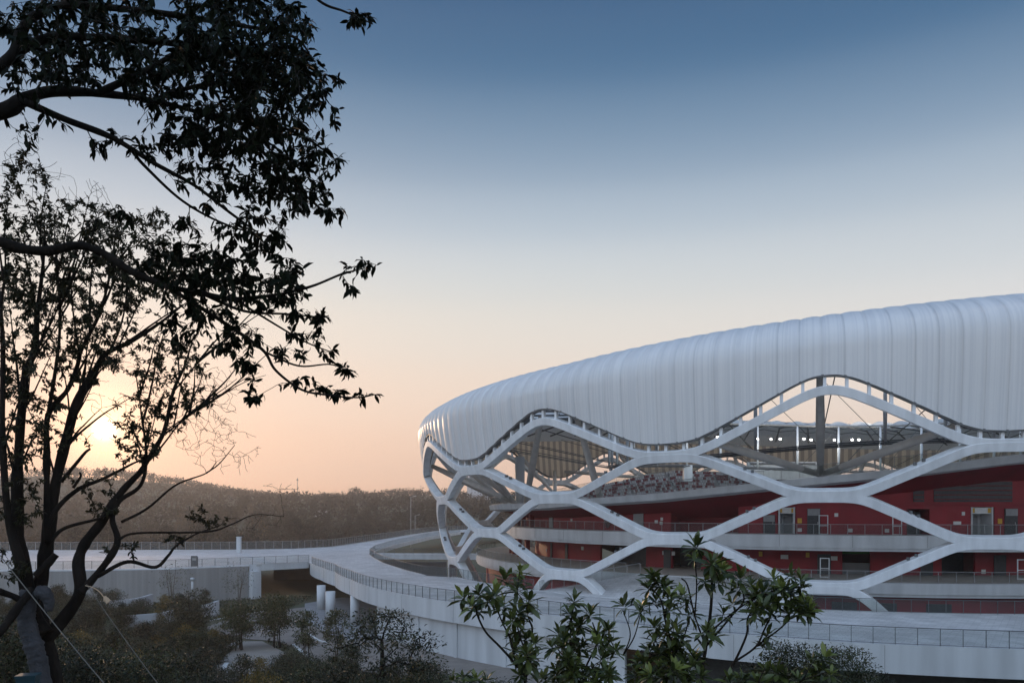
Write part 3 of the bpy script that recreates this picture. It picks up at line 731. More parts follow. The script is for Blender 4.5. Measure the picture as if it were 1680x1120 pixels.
# rim band of the upper stand
b = MB(); n = 180
b.sweep([[ring(p, 46.65, rimz(p)-0.95), ring(p, 48.4, rimz(p)-0.75), ring(p, 48.6, rimz(p)-0.05), ring(p, 46.65, rimz(p))] for p in np.linspace(0, 360, n, endpoint=False)], True)
b.build('stand_rim', [MATS['slab_white']], ST)
railing([ring(p, 48.3, rimz(p)) for p in np.arange(-25, 96, 1.5)], 0, ST, 1.7, 1.1, 'merge', pr=0.02)
railing([ring(p, 47.0, rimz(p)) for p in np.arange(215, 345, 2.0)], 0, ST, 2.2, 1.1, 'merge', pr=0.02)
# stepped seating bowl
NS = 26
prof = []
b = MB(); rings = []
for p in np.linspace(0, 360, 144, endpoint=False):
    r_ = []; zt = rimz(p)-0.25
    for s in range(NS):
        R = 25+(46.6-25)*s/NS; R2 = 25+(46.6-25)*(s+1)/NS; z = -7.4+(zt+7.4)*((s+1)/NS)**1.12
        r_ += [ring(p, R, z), ring(p, R2, z)]
    r_ += [ring(p, 46.6, zt-0.5), ring(p, 25, -8.6)]
    rings.append(r_)
b.sweep(rings, True)
nb = len(rings[0])
for q_ in range(len(b.f)):
    if q_ % nb in (nb-2, nb-3): b.m[q_] = 1
b.build('seating_bowl', [MATS['concrete'], MATS['red_dark']], ST)
# seats on the far stands
sv = MB()
seat_rng = np.random.default_rng(3)
for s in range(2, NS):
    R = 25+(46.6-25)*(s+0.45)/NS
    dp = 0.56/R*57.3
    for p in np.arange(238, 338, dp):
        if (p % 13) < 1.0: continue
        zt = rimz(p)-0.25; z = -7.4+(zt+7.4)*((s+1)/NS)**1.12
        sv.rbox(p, R+0.1, z+0.02, z+0.50, 0.44, 0.36, int(seat_rng.random() < 0.42))
so_ = sv.build('seats', [MATS['seat_grey'], MATS['seat_red']], ST); so_['kind'] = 'stuff'
pit = MB(); pit.arc([(0.5, -9.2), (26, -9.2), (26, -9.0), (0.5, -9.0)], 0, 360, 6, closed=True); pit.build('pitch', [MATS['pitch_green']], ST)
# red walls --------------------------------------------------------------
RW = 43.6
w = MB()
def wallarc(R, z0, z1f, p0, p1, mi=0, th=0.3, wname='red_wall', wmat='red_wall'):
    n = max(2, int((p1-p0)/1.0)+1)
    w = MB(); w.sweep([[ring(p, R-th, z0), ring(p, R, z0), ring(p, R, z1f(p)), ring(p, R-th, z1f(p))] for p in np.linspace(p0, p1, n)], False, 0)
    return w.build(wname, [MATS[wmat]], ST)
# openings on the middle floor (photo columns) : (x0,x1,kind)
openings = [(1100,1212,'stair'),(1275,1306,'passage'),(1487,1526,'dark'),(1592,1632,'passage'),(1720,1800,'stair')]
top = lambda p: rimz(p)-0.9
edges = []
for x0, x1, kd in openings:
    edges.append((phi_of(x0, RW), phi_of(x1, RW), kd))
cur = -18.0
for p0, p1, kd in edges:
    wallarc(RW, -2.7, top, cur, p0); cur = p1
    zt = {'stair': None, 'passage': 0.05, 'dark': -0.15}[kd]
    if zt is not None: wallarc(RW, zt, top, p0, p1)
wallarc(RW, -2.7, top, cur, 118)
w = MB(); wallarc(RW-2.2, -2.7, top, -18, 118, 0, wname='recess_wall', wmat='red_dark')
for p0, p1, kd in edges:
    for p in (p0, p1):
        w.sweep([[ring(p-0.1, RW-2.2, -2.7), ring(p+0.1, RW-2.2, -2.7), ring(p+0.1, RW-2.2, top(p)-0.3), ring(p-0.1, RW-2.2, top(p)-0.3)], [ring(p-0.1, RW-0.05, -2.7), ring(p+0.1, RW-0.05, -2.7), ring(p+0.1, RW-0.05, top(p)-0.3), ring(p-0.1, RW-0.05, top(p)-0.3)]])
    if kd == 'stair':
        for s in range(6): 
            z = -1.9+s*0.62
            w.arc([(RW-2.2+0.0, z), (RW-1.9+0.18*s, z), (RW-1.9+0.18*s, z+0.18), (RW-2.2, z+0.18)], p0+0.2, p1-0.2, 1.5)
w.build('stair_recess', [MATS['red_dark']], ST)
for p0, p1, kd in edges:
    if kd == 'passage':
        q = MB(); pm = (p0+p1)/2; wd = math.radians(p1-p0)*RW
        q.rbox(pm, RW-1.9, -2.69, 0.04, wd-0.05, 0.2); q.rbox(p0+0.25, RW-0.9, -2.69, 0.04, 0.15, 1.7); q.rbox(p1-0.25, RW-0.9, -2.69, 0.04, 0.15, 1.7)
        q.build('passage_lining', [MATS['slab_white']], ST)
        q = MB(); q.rbox(pm, RW-1.75, -2.69, -0.9, wd*0.45, 0.12); q.build('passage_door', [MATS['grey_steel']], ST)
        q = MB(); q.rbox(pm, RW-0.3, -0.62, 0.0, wd-0.2, 0.12); pl = q.build('lintel_sign', [MATS['placard']], ST)
        for s in (-1, 1):
            q = MB(); q.rbox(pm+s*wd*0.36/RW*57.3, RW-0.22, -0.52, -0.08, 0.42, 0.06); q.build('yellow_panel', [MATS['yellow_sign']], pl)
    if kd == 'dark':
        q = MB(); pm = (p0+p1)/2; wd = math.radians(p1-p0)*RW
        q.rbox(pm, RW-1.9, -2.69, -0.45, wd*0.7, 0.2); q.build('double_door', [MATS['dark_door']], ST)
        q = MB(); q.rbox(pm-0.3, RW-1.75, -1.0, -0.7, 1.1, 0.08); q.build('door_sign', [MATS['placard']], ST)
# upper recess: dark louvre openings high on the right
for x0, x1 in ((1452,1500),(1544,1576),(1590,1664)):
    pass
for x0, x1 in ((1500,1518),(1534,1664),(1690,1800)):
    p0, p1 = phi_of(x0, RW+0.3), phi_of(x1, RW+0.3); q = MB()
    q.arc([(RW+0.02, 0.55), (RW+0.06, 0.55), (RW+0.06, 3.0), (RW+0.02, 3.0)], p0, p1, 1.0)
    o = q.build('louvre_opening', [MATS['dark_door']], ST)
    q = MB()
    for s in range(5): q.arc([(RW+0.07, 0.75+s*0.45), (RW+0.18, 0.75+s*0.45), (RW+0.18, 0.83+s*0.45), (RW+0.07, 0.83+s*0.45)], p0+0.1, p1-0.1, 1.5)
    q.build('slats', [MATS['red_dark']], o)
q = MB(); q.arc([(RW+0.02, 0.28), (RW+0.22, 0.28), (RW+0.22, 0.50), (RW+0.02, 0.50)], 60, 118, 1.5); q.build('wall_ledge', [MATS['red_wall']], ST)
# grey wall panels, doors, signs on the middle floor
def wall_item(px, w_, z0, z1, name, m, R=RW, dep=0.12, off=0.02):
    ph = phi_of(px, R); q = MB(); q.rbox(ph, R+off+dep/2, z0, z1, w_, dep); return q.build(name, [MATS[m]], ST)
for px, w_ in ((905,1.0),(1048,1.35)): wall_item(px, w_, -2.68, 0.9, 'grey_panel', 'grey_wall')
for px, w_, zt in ((1335,1.25,-0.10),(1658,1.35,-0.10),(1262,1.2,-0.75)):
    d_ = wall_item(px, w_, -2.68, zt, 'door', 'dark_door', dep=0.10)
    ph = phi_of(px, RW); q = MB(); q.rbox(ph, RW+0.16, zt-0.72, zt-0.05, w_-0.1, 0.06); q.build('transom', [MATS['grey_steel']], d_)
    q = MB(); q.rbox(ph+0.5, RW+0.16, -1.75, -1.45, 0.05, 0.06); q.build('handle', [MATS['lamp_metal']], d_)
for px, z in ((1312,-1.35),(1640,-1.35)): wall_item(px, 0.42, z-0.25, z+0.25, 'yellow_sign', 'yellow_sign', dep=0.06)
for px, z, w_ in ((938,-1.6,.4),(1077,-1.6,.4),(1086,-1.3,.3),(1372,-0.75,.35),(1570,-1.55,.75),(1580,-0.6,.3),(1395,-2.3,.4),(1455,-2.3,.4),(1312,-2.3,.4),(1085,-1.75,.35)): wall_item(px, w_, z-0.18, z+0.18, 'placard', 'placard', dep=0.05)
# walls of the lower concourse
w = MB()
op2 = [(985,1060,'v'),(1103,1150,'v'),(1382,1428,'view'),(1545,1600,'v')]
RL = 41.5; cur = -20.0; e2 = [(phi_of(a, RL), phi_of(c, RL), kd) for a, c, kd in op2]
tp2 = lambda p: -4.2
for p0, p1, kd in e2:
    wallarc(RL, -6.9, tp2, cur, p0); cur = p1
wallarc(RL, -6.9, tp2, cur, 118)
w = MB(); 
for p0, p1, kd in e2:
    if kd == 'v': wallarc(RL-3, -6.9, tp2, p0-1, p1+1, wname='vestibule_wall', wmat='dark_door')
for p0, p1, kd in e2:
    if kd == 'view':
        q = MB(); q.arc([(RL-1.2, -6.9), (RL-0.9, -6.9), (RL-0.9, -5.75), (RL-1.2, -5.75)], p0-0.5, p1+0.5, 1.0); q.build('parapet', [MATS['concrete']], ST)
        q = MB(); q.arc([(RL-1.6, -4.85), (RL-1.5, -4.85), (RL-1.5, -4.3), (RL-1.6, -4.3)], p0-0.5, p1+0.5, 1.0); q.build('green_screen', [MATS['pitch_green']], ST)
for px, w_ in ((905,0.7),(930,0.7),(1095,0.9),(1352,1.3),(1520,1.2),(1640,1.3)): wall_item(px, w_, -6.88, -4.85, 'door', 'dark_door', R=RL, dep=0.08)
for px, z in ((1248,-4.95),(1325,-4.95)): wall_item(px, 0.36, z-0.25, z+0.25, 'yellow_sign', 'yellow_sign', R=RL, dep=0.06)
for px, z, w_ in ((877,-5.4,.4),(956,-5.2,.5),(1090,-5.2,.5),(1287,-5.2,.75),(1367,-5.25,.8),(1613,-6.5,.45),(897,-6.0,.3),(1105,-5.2,.4)): wall_item(px, w_, z-0.22, z+0.22, 'placard', 'placard', R=RL, dep=0.05)
# ground floor wall behind the moat
wallarc(49.0, -14.4, lambda p: -8.2, -22, 118, wname='ground_floor_wall')
for px in (1385, 1540, 1450, 850): wall_item(px, 2.2, -10.6, -8.9, 'ground_window', 'dark_door', R=49.0, dep=0.08)
# red pillars at the open left end of the concourse
for ph in (-4, 2, 8, 13, 18): 
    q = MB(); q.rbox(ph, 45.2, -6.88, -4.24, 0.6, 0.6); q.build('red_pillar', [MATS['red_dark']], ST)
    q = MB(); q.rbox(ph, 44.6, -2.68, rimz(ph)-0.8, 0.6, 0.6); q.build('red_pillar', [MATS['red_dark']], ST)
# floodlights ------------------------------------------------------------
def flood(px, py, d, r=0.13):
    x, y, z = unp(px, py, d); q = MB(); q.box((x, y+0.25, z), (0.7, 0.4, 0.5)); f_ = q.build('floodlight', [MATS['dark_steel']], ST)
    q = MB(); q.tube([(x, y+0.04, z), (x, y-0.06, z)], r, 14); q.build('lens', [MATS['flood']], f_)
for px, py in ((1243,720),(1265,720),(1280,720),(1319,720),(1331,721),(1369,721),(1398,721),(1409,721),(1453,723)): flood(px, py, 150)
flood(1178, 718, 92, 0.15); flood(1146, 718, 128); flood(1131, 718, 128); flood(1124, 717, 150)
for px, d_, pw in ((1243,151,900),(1331,151,900),(1409,151,900),(1150,146,700),(1030,148,600)):
    x, y, z = unp(px, 722, d_); pl_ = bpy.data.lights.new('floodlight_beam', 'POINT'); pl_.energy = pw*0.8; pl_.shadow_soft_size = 0.4; pl_.color = (1.0,0.95,0.88)
    po = bpy.data.objects.new('floodlight_beam', pl_); COL.objects.link(po); po.location = (x, y-1.0, z-0.2); po.parent = ST; po.location = (x-CX, y-4.0-CY, z-0.6)
# scoreboard opposite
x, y, z = unp(1283, 772, 160); q = MB(); q.box((x, y, z), (14, 0.8, 3.6)); q.box((x, y-0.5, z+1.4), (13, 0.2, 0.35), 0, 1); q.build('scoreboard', [MATS['slab_white'], MATS['dark_steel']], ST)
x, y, z = unp(1128, 776, 150); q = MB(); q.box((x, y, z), (1.6, 1.2, 3.0)); q.build('speaker_box', [MATS['slab_white']], ST)
# vent dome on the roof
x, y, _ = ring(83, 49, 0); q = MB(); zb = 16.75+S_(83)+E
q.tube([(x,y,zb-0.3),(x,y,zb+0.25),(x,y,zb+0.55),(x,y,zb+0.7)], [1.5,1.5,1.1,0.2], 20); q.build('roof_vent', [MATS['white_steel']], ST)
# white frames standing by the walls
def frame_stand(px, R, z, lab):
    ph = phi_of(px, R); p = math.radians(ph); q = MB()
    for s in (-0.4, 0.4): q.rbox(ph+s/R*57.3, R, z, z+1.95, 0.08, 0.08)
    for h in (0.06, 0.9, 1.9): q.rbox(ph, R, z+h-0.04, z+h+0.04, 0.8, 0.07)
    tag(q.build('frame_stand', [MATS['white_steel']]), lab, 'frame stand')
frame_stand(1351, 45.2, -2.7, 'white metal frame standing on the middle floor by the dark door')
frame_stand(1472, 45.2, -2.7, 'white metal frame on the middle floor half hidden by a lattice beam')
frame_stand(1353, 46.0, -6.9, 'white metal frame on the lower floor beside the green opening')
frame_stand(1676, 46.0, -6.9, 'white metal frame on the lower floor at the right edge')
# ------------------------------------------------------------------ vegetation
LEAF = {'oval': (np.array([[0,0,0],[-.17,.32,.03],[0,.35,-.02],[.17,.32,.03],[-.15,.68,.0],[0,.70,-.05],[.15,.68,.0],[0,.97,-.22]]), [(0,2,1),(0,3,2),(1,2,5,4),(2,3,6,5),(4,5,7),(5,6,7)]),
        'lance': (np.array([[0,0,0],[-.09,.35,.03],[0,.37,-.01],[.09,.35,.03],[-.11,.68,.01],[0,.70,-.04],[.11,.68,.01],[0,1,-.12]]), [(0,2,1),(0,3,2),(1,2,5,4),(2,3,6,5),(4,5,7),(5,6,7)]),
        'card': (np.array([[0,0,0],[-.24,.5,.04],[0,1,-.05],[.24,.5,.04]]), [(0,3,2,1)])}
def unit(a): return a/(np.linalg.norm(a, axis=-1, keepdims=True)+1e-9)
def leaf_arrays(pos, dirs, size, kind='oval', r=rng, roll=1.0, width=1.0):
    T, faces = LEAF[kind]; n = len(pos); T = T*np.array([width,1,1])
    d = unit(np.asarray(dirs, float)); up = np.array([0,0,1.0])+r.normal(0, 0.55*roll, (n,3))
    x = unit(np.cross(d, up)); z = np.cross(x, d)
    V = pos[:,None,:]+size[:,None,None]*(T[None,:,0,None]*x[:,None,:]+T[None,:,1,None]*d[:,None,:]+T[None,:,2,None]*z[:,None,:])
    nv = len(T); base = (np.arange(n)*nv)[:,None]
    loops = (base+np.array([i for f in faces for i in f])[None,:]).ravel(); cnt = np.tile([len(f) for f in faces], n)
    return V.reshape(-1,3), loops, cnt, nv, len(faces)
def leaf_mesh(name, pos, dirs, size, kind, tint=None, r=rng, extra=None, width=1.0, roll=1.0):
    """extra = MB of twigs (material slot 1)"""
    V, loops, cnt, nv, nf = leaf_arrays(np.asarray(pos, float), dirs, np.asarray(size, float), kind, r, roll, width)
    n = len(pos); t = r.random(n) if tint is None else np.clip(tint, 0, 1)
    tv = np.repeat(t, nv); midx = np.zeros(len(cnt), int)
    if extra is not None and extra.v:
        o = len(V); V = np.vstack([V, np.array(extra.v)]); loops = np.concatenate([loops, np.array([i for f in extra.f for i in f])+o])
        cnt = np.concatenate([cnt, [len(f) for f in extra.f]]); midx = np.concatenate([midx, np.ones(len(extra.f), int)]); tv = np.concatenate([tv, np.zeros(len(extra.v))])
    me = raw_mesh(name, V, loops, cnt, midx)
    a = me.attributes.new('tint', 'FLOAT', 'POINT'); a.data.foreach_set('value', tv.astype(np.float32))
    return me
class Skel:
    def __init__(s): s.P = np.zeros((0,3)); s.R = np.zeros(0); s.D = np.zeros((0,3))
    def add(s, P, R):
        P = np.asarray(P, float); s.P = np.vstack([s.P, P]); s.R = np.concatenate([s.R, R]); s.D = np.vstack([s.D, unit(np.gradient(P, axis=0))])
def grow(sk, tips, mb, rmax, rtip, n=6, side=4, bend=0.18, r=rng, droop=0.0, back=0.35):
    """join each tip to the nearest place on the skeleton with a bent twig; returns twig point lists"""
    tips = np.asarray(tips, float); d = np.array([np.min(np.sum((sk.P-t)**2, 1)) for t in tips]); out = []
    for i in np.argsort(d):
        t = tips[i]; dv = t-sk.P; L = np.linalg.norm(dv, axis=1)
        al = np.sum(dv*sk.D, 1)/(L+1e-6)                  # prefer leaving forwards along the branch
        k = int(np.argmin(L*(1+back*(1-al))))
        a = sk.P[k]; ln = L[k]
        if ln < 1e-3: continue
        c = a+(t-a)*0.45+sk.D[k]*ln*bend+r.normal(0, 0.10*ln, 3)+np.array([0,0,droop*ln])
        u = np.linspace(0, 1, n)[:,None]; P = (1-u)**2*a+2*u*(1-u)*c+u*u*t
        P[1:-1] += r.normal(0, 0.018*ln, (n-2,3))
        r0 = min(rmax, sk.R[k]*0.7, rtip+ln*0.012+0.0005); R = np.linspace(max(r0, rtip), rtip, n)
        mb.tube(P, R, side, cap=False); out.append(P); sk.add(P[1:], R[1:])
    return out
def twig_leaves(twigs, per, span, size, r=rng, sag=0.35, spread=0.8, tipbias=1.0, szvar=0.25):
    pos, dr, sz = [], [], []
    for P in twigs:
        n = len(P); m = r.poisson(per) if per > 3 else int(per)
        for _ in range(max(m, 0)):
            u = 1-span*r.random()**tipbias; x = u*(n-1); i = min(int(x), n-2); f = x-i
            p = P[i]*(1-f)+P[i+1]*f; t = unit(P[i+1]-P[i])
            d = t*r.uniform(0.2,0.9)+r.normal(0, spread, 3)+np.array([0,0,-sag])
            pos.append(p); dr.append(d); sz.append(size*(1+szvar*r.normal()))
    return np.array(pos), np.array(dr), np.abs(np.array(sz))
def traced(stems, depth_wob=0.25, r=rng, seg=7, mb=None, side=9, rough=0.10):
    """stems: (list of (px,py), d0, d1, r0px, r1px) -> skeleton and trunk mesh"""
    sk = Skel(); mb = mb or MB()
    for pts, d0, d1, r0, r1 in stems:
        n = len(pts); dd = np.linspace(d0, d1, n)
        Wp = np.array([unp(x, y, d) for (x, y), d in zip(pts, dd)])
        P = smooth_path(Wp, seg); m = len(P)
        R = np.linspace(r0, r1, m)*np.linspace(d0, d1, m)/F
        if r0 > 5: R = R*(1+rough*np.interp(np.arange(m), np.arange(0, m+3, 3), r.normal(0, 1, len(np.arange(0, m+3, 3)))))
        mb.tube(P, R, side if r0 > 4 else 6); sk.add(P, R)
    return sk, mb
def blobs(bl, r=rng):
    out = []
    for cx, cy, rx, ry, n, d, dz in bl:
        a = r.uniform(0, 2*math.pi, n); q = np.sqrt(r.random(n))
        for x, y, z in zip(cx+rx*q*np.cos(a), cy+ry*q*np.sin(a), r.normal(0, dz, n)): out.append(unp(x, y, d+z))
    return out
# ---- the overhanging tree at the top left (near, broad drooping leaves)
def near_tree():
    d = 5.0
    t = empty('overhanging_tree', (-4.2, 4.6, tz(-4.2, 4.6)), 'dark broad-leaved tree reaching in from the left with drooping leafy branches', 'tree')
    st = [([(-560,900),(-470,560),(-330,330),(-180,230),(0,184),(35,165),(84,150),(161,153),(250,165),(340,188),(430,210)],4.6,5.3,20,1.6),
      ([(-180,230),(-60,150),(15,95),(35,48),(62,24),(110,6),(180,-14)],4.7,5.0,11,4),
      ([(15,95),(80,62),(160,62),(270,70),(380,88),(470,120)],4.9,5.3,8,3),
      ([(35,165),(107,196),(184,226),(253,268),(320,305),(372,345),(420,380)],4.9,5.3,6,1.5),
      ([(215,246),(240,275),(300,330),(370,368),(452,392)],5.1,5.3,3,1.2),
      ([(-330,330),(-200,370),(-60,388),(0,397),(30,407),(77,412),(127,403),(170,416),(215,445),(270,468),(330,481),(384,490),(450,484),(510,470),(560,450),(598,440)],4.7,5.4,11,1.0),
      ([(270,468),(330,505),(399,550),(434,577),(453,608),(495,639),(540,648),(585,652),(612,648)],5.1,5.4,4,0.9),
      ([(330,481),(400,510),(470,515),(520,520)],5.2,5.4,3,1),
      ([(434,577),(490,600),(545,598),(585,618)],5.2,5.4,2,0.8),
      ([(384,490),(440,525),(500,560),(545,578)],5.2,5.4,2.2,0.9),
      ([(340,188),(420,240),(480,300),(530,345),(560,352)],5.2,5.4,4,1),
      ([(340,188),(430,200),(500,225),(550,262)],5.2,5.4,4,1),
      ([(380,88),(450,90),(510,130),(540,170)],5.2,5.4,4,1),
      ([(110,6),(250,20),(380,40),(480,60),(515,100)],4.9,5.3,6,1.2),
      ([(400,-40),(480,-30),(530,6),(562,18),(590,30),(612,40)],5.3,5.5,3,0.9),
      ([(161,153),(250,110),(330,60),(400,10)],5.0,5.2,6,2), ([(250,165),(330,140),(410,140),(480,170)],5.2,5.4,4,1.2)]
    sk, mb = traced(st)
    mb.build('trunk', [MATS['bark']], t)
    bl = [(250,235,110,40,14,5.1,.2),(330,245,70,45,14,5.2,.2),(380,320,60,30,12,5.2,.2),(110,60,120,70,45,5.0,.4),(240,30,270,55,165,5.0,.4),(400,60,115,75,120,5.1,.35),(455,140,85,70,100,5.2,.3),(350,130,150,60,130,5.1,.35),(170,100,140,50,55,5.0,.35),(60,120,80,40,18,4.9,.3),(60,215,60,25,5,4.9,.2),
      (380,210,110,40,65,5.2,.3),(470,235,70,45,48,5.3,.25),(505,300,45,45,30,5.3,.2),(545,345,22,10,6,5.3,.1),(455,330,60,35,26,5.3,.2),(300,240,60,30,16,5.1,.2),(430,285,70,40,34,5.2,.2),(330,290,60,25,10,5.1,.2),
      (210,350,30,10,3,5.1,.1),(390,372,45,16,10,5.2,.15),(440,392,35,14,10,5.2,.1),(300,365,30,10,5,5.1,.1),
      (330,405,110,25,26,5.1,.25),(300,440,80,30,40,5.1,.25),(430,440,70,35,40,5.2,.25),(350,475,90,40,42,5.2,.25),(465,470,35,30,18,5.3,.2),(330,535,70,35,30,5.2,.2),(395,560,40,30,16,5.2,.2),(470,500,55,22,12,5.3,.1),
      (590,435,28,12,7,5.4,.05),(575,468,14,8,3,5.4,.05),(525,515,18,10,5,5.4,.05),(505,545,40,18,8,5.4,.1),(540,580,14,8,3,5.4,.05),(470,575,35,14,6,5.3,.1),(572,610,22,10,5,5.4,.05),(500,630,45,14,9,5.4,.05),(600,648,22,6,4,5.4,.03),(415,640,14,22,7,5.3,.1),(405,600,22,14,7,5.3,.1),(540,640,30,8,5,5.4,.04),
      (590,30,24,12,8,5.5,.05),(548,262,10,10,3,5.4,.05),(548,130,8,8,2,5.4,.05),(550,190,10,16,3,5.4,.05)]
    bl = [(x,y,rx,ry,int(n*1.9+.5),dd,dz) for x,y,rx,ry,n,dd,dz in bl]
    tips = blobs(bl); tw = MB()
    tg = grow(sk, tips, tw, 0.012, 0.0019, 6, 4, 0.2, droop=-0.04, back=0.6)
    pos, dr, sz = twig_leaves(tg, 5.2, 0.9, 0.064, sag=0.62, spread=0.55, tipbias=0.9)
    # tiny berry sprays at a few tips
    for P in tg[::9]:
        for _ in range(5):
            q = P[-1]+rng.normal(0, 0.016, 3); tw.tube([P[-1], q], 0.0009, 3, cap=False); tw.tube([q-[0,0,.003], q, q+[0,0,.003]], [.001,.0042,.001], 5)
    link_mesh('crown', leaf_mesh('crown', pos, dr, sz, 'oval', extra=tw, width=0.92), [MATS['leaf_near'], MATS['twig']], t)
near_tree()
# ---- the multi-stemmed tree at the lower left (fine leaves, bare twigs)
def stem_tree():
    d = 9.5; bx, by = unp(70, 1250, 9.5)[:2]
    t = empty('multi_stemmed_tree', (bx, by, tz(bx, by)), 'dark many-stemmed tree with fine leaves standing before the setting sun, wrapped trunk', 'tree')
    st = [([(120,1330),(100,1210),(88,1120),(72,1040),(62,985),(70,940),(78,890),(84,840),(92,790),(112,710),(127,658),(154,612),(173,581),(215,560),(262,530),(300,500)],9.5,10.2,24,2),
      ([(72,1040),(52,1000),(40,940),(30,880),(28,800),(29,765),(36,670),(42,612),(57,573),(61,516),(70,440),(74,380)],9.5,9.9,20,2),
      ([(40,940),(16,860),(6,760),(4,690),(5,570),(2,500),(14,430)],9.4,9.4,11,2),
      ([(78,890),(77,804),(77,746),(79,681),(111,639),(127,600),(134,573),(165,510),(182,440),(190,380)],9.7,10.2,9,1.5),
      ([(79,681),(92,600),(98,540),(96,470),(92,400)],9.8,9.8,5,1.2),
      ([(62,1060),(100,1020),(131,972),(129,921),(141,889),(167,856),(186,824),(205,800),(232,772),(240,758),(269,708),(284,643),(303,600),(318,550)],9.6,10.4,17,1.2),
      ([(131,972),(150,952),(180,914),(193,885),(184,850),(196,821),(231,795),(240,745),(232,680),(224,620)],9.6,10.3,11,1.2),
      ([(193,885),(225,874),(338,872),(379,860),(418,844),(466,847)],9.8,10.6,3.6,0.7),
      ([(199,856),(241,834),(289,795),(338,776),(355,758)],9.8,10.5,4,0.8),
      ([(160,945),(209,921),(254,930),(276,911),(289,895),(321,876),(360,862)],9.6,10.4,6,1.2),
      ([(80,890),(106,866),(164,850),(196,838)],9.7,9.9,6,2.2),([(77,866),(96,831),(129,802),(167,786),(199,770),(225,757),(262,745)],9.7,10.2,7,1.2),
      ([(58,945),(75,928),(92,909)],9.4,9.5,9,7),([(100,790),(125,760),(140,742),(148,736)],9.8,9.9,5,2.5),([(120,800),(132,782),(131,775)],9.8,9.9,4,2),
      ([(240,758),(262,720),(300,690),(345,655),(380,640)],10.0,10.6,3,0.8),([(269,708),(310,680),(350,650)],10.1,10.5,2,0.7),([(284,643),(320,600),(350,560)],10.2,10.6,2.2,0.8),
      ([(338,776),(360,760),(385,730)],10.3,10.6,2,0.7),
      ([(-40,1060),(0,1036),(32,992),(52,968)],8.8,9.4,8,10),([(-30,960),(0,970),(30,982),(52,1005)],9.0,9.4,9,6)]
    st = [(p_, q0, q1, r0*0.66, r1*0.75) for p_, q0, q1, r0, r1 in st]
    rb = np.random.default_rng(77); base = [s_ for s_ in st]
    for _ in range(90):
        p_, q0, q1, r0, r1 = base[int(rb.choice([0,0,0,1,1,2,3,3,4,5,6,15,16,17]))]
        u = rb.uniform(.35,.95)*(len(p_)-1); i_ = min(int(u), len(p_)-2); f_ = u-i_
        x0 = p_[i_][0]*(1-f_)+p_[i_+1][0]*f_; y0 = p_[i_][1]*(1-f_)+p_[i_+1][1]*f_
        if y0 > 800 or y0 < 430 or x0 > 330: continue
        dx, dy = p_[i_+1][0]-p_[i_][0], p_[i_+1][1]-p_[i_][1]; a_ = math.atan2(-dy, dx)+rb.choice([-1,1])*rb.uniform(.25,.75)
        a_ = 0.6*a_+0.4*math.pi/2-0.1; ln_ = rb.uniform(70,190); cv = rb.normal(0,.25); dd_ = q0+(q1-q0)*u/(len(p_)-1); pts_ = [(x0, y0)]
        for t_ in range(1, 6):
            a_ += cv/5+rb.normal(0,.07); pts_.append((pts_[-1][0]+ln_/5*math.cos(a_), pts_[-1][1]-ln_/5*math.sin(a_)))
        st.append((pts_, dd_, dd_+rb.normal(0,.5), rb.uniform(1.4,2.6), 0.4))
    sk, mb = traced(st); mb.build('trunk', [MATS['bark']], t)
    wr = MB(); P = smooth_path([unp(x, y, dd) for x, y, dd in ((50,968,9.42),(43,1000,9.38),(46,1030,9.36),(56,1062,9.35),(64,1092,9.35),(75,1150,9.35))], 10)
    wr.tube(P, (14+0.8*np.sin(np.arange(len(P))*0.7)+rng.normal(0,.7,len(P)))*9.4/F, 12); wr.build('trunk_wrap', [MATS['cloth_wrap']], t)
    w2 = MB(); P = smooth_path([unp(x, y, 9.35) for x, y in ((60,970),(72,972),(80,985),(80,1002))], 6); w2.tube(P, np.array([7,10,11,10,11,12,11,11,10,11,10,9,9,9,8,8,7,7,6])[:len(P)]*9.4/F, 10); w2.build('trunk_wrap', [MATS['cloth_wrap']], t)
    bl = [(40,330,45,90,36,9.6,.5),(60,430,60,80,80,9.8,.5),(130,380,70,60,60,10.0,.5),(215,400,85,65,85,10.2,.5),(240,450,80,60,70,10.2,.5),(20,540,40,110,70,9.5,.4),(100,520,60,70,60,9.9,.5),(165,480,70,60,60,10.1,.5),(150,570,60,60,45,10.1,.5),
      (60,640,55,70,42,9.7,.4),(40,740,45,70,40,9.5,.4),(205,570,60,45,26,10.2,.4),(255,620,40,45,24,10.3,.4),(230,680,45,40,30,10.3,.4),(225,730,40,30,26,10.2,.3),(290,590,40,40,20,10.3,.3),(290,670,45,40,22,10.4,.3),(315,640,40,40,18,10.4,.3),(30,830,40,50,30,9.5,.3),(150,790,50,25,10,9.9,.2),(170,830,30,22,12,10,.2),(110,700,40,40,14,9.9,.3),
      (280,885,30,12,6,10.4,.1),(320,845,40,15,7,10.4,.1),(205,905,40,15,6,9.9,.1),(350,855,30,10,4,10.5,.1),(20,930,30,30,14,9.3,.2)]
    bl = [(x,y,rx,ry,int(n*(2.1 if y < 600 else 1.5)+.5),dd,dz) for x,y,rx,ry,n,dd,dz in bl]
    tips = blobs(bl); tw = MB(); tg = grow(sk, tips, tw, 0.012, 0.0022, 6, 4, 0.15, droop=0.03)
    pos, dr, sz = twig_leaves(tg, 15, 0.9, 0.056, sag=0.30, spread=0.7, tipbias=1.1)
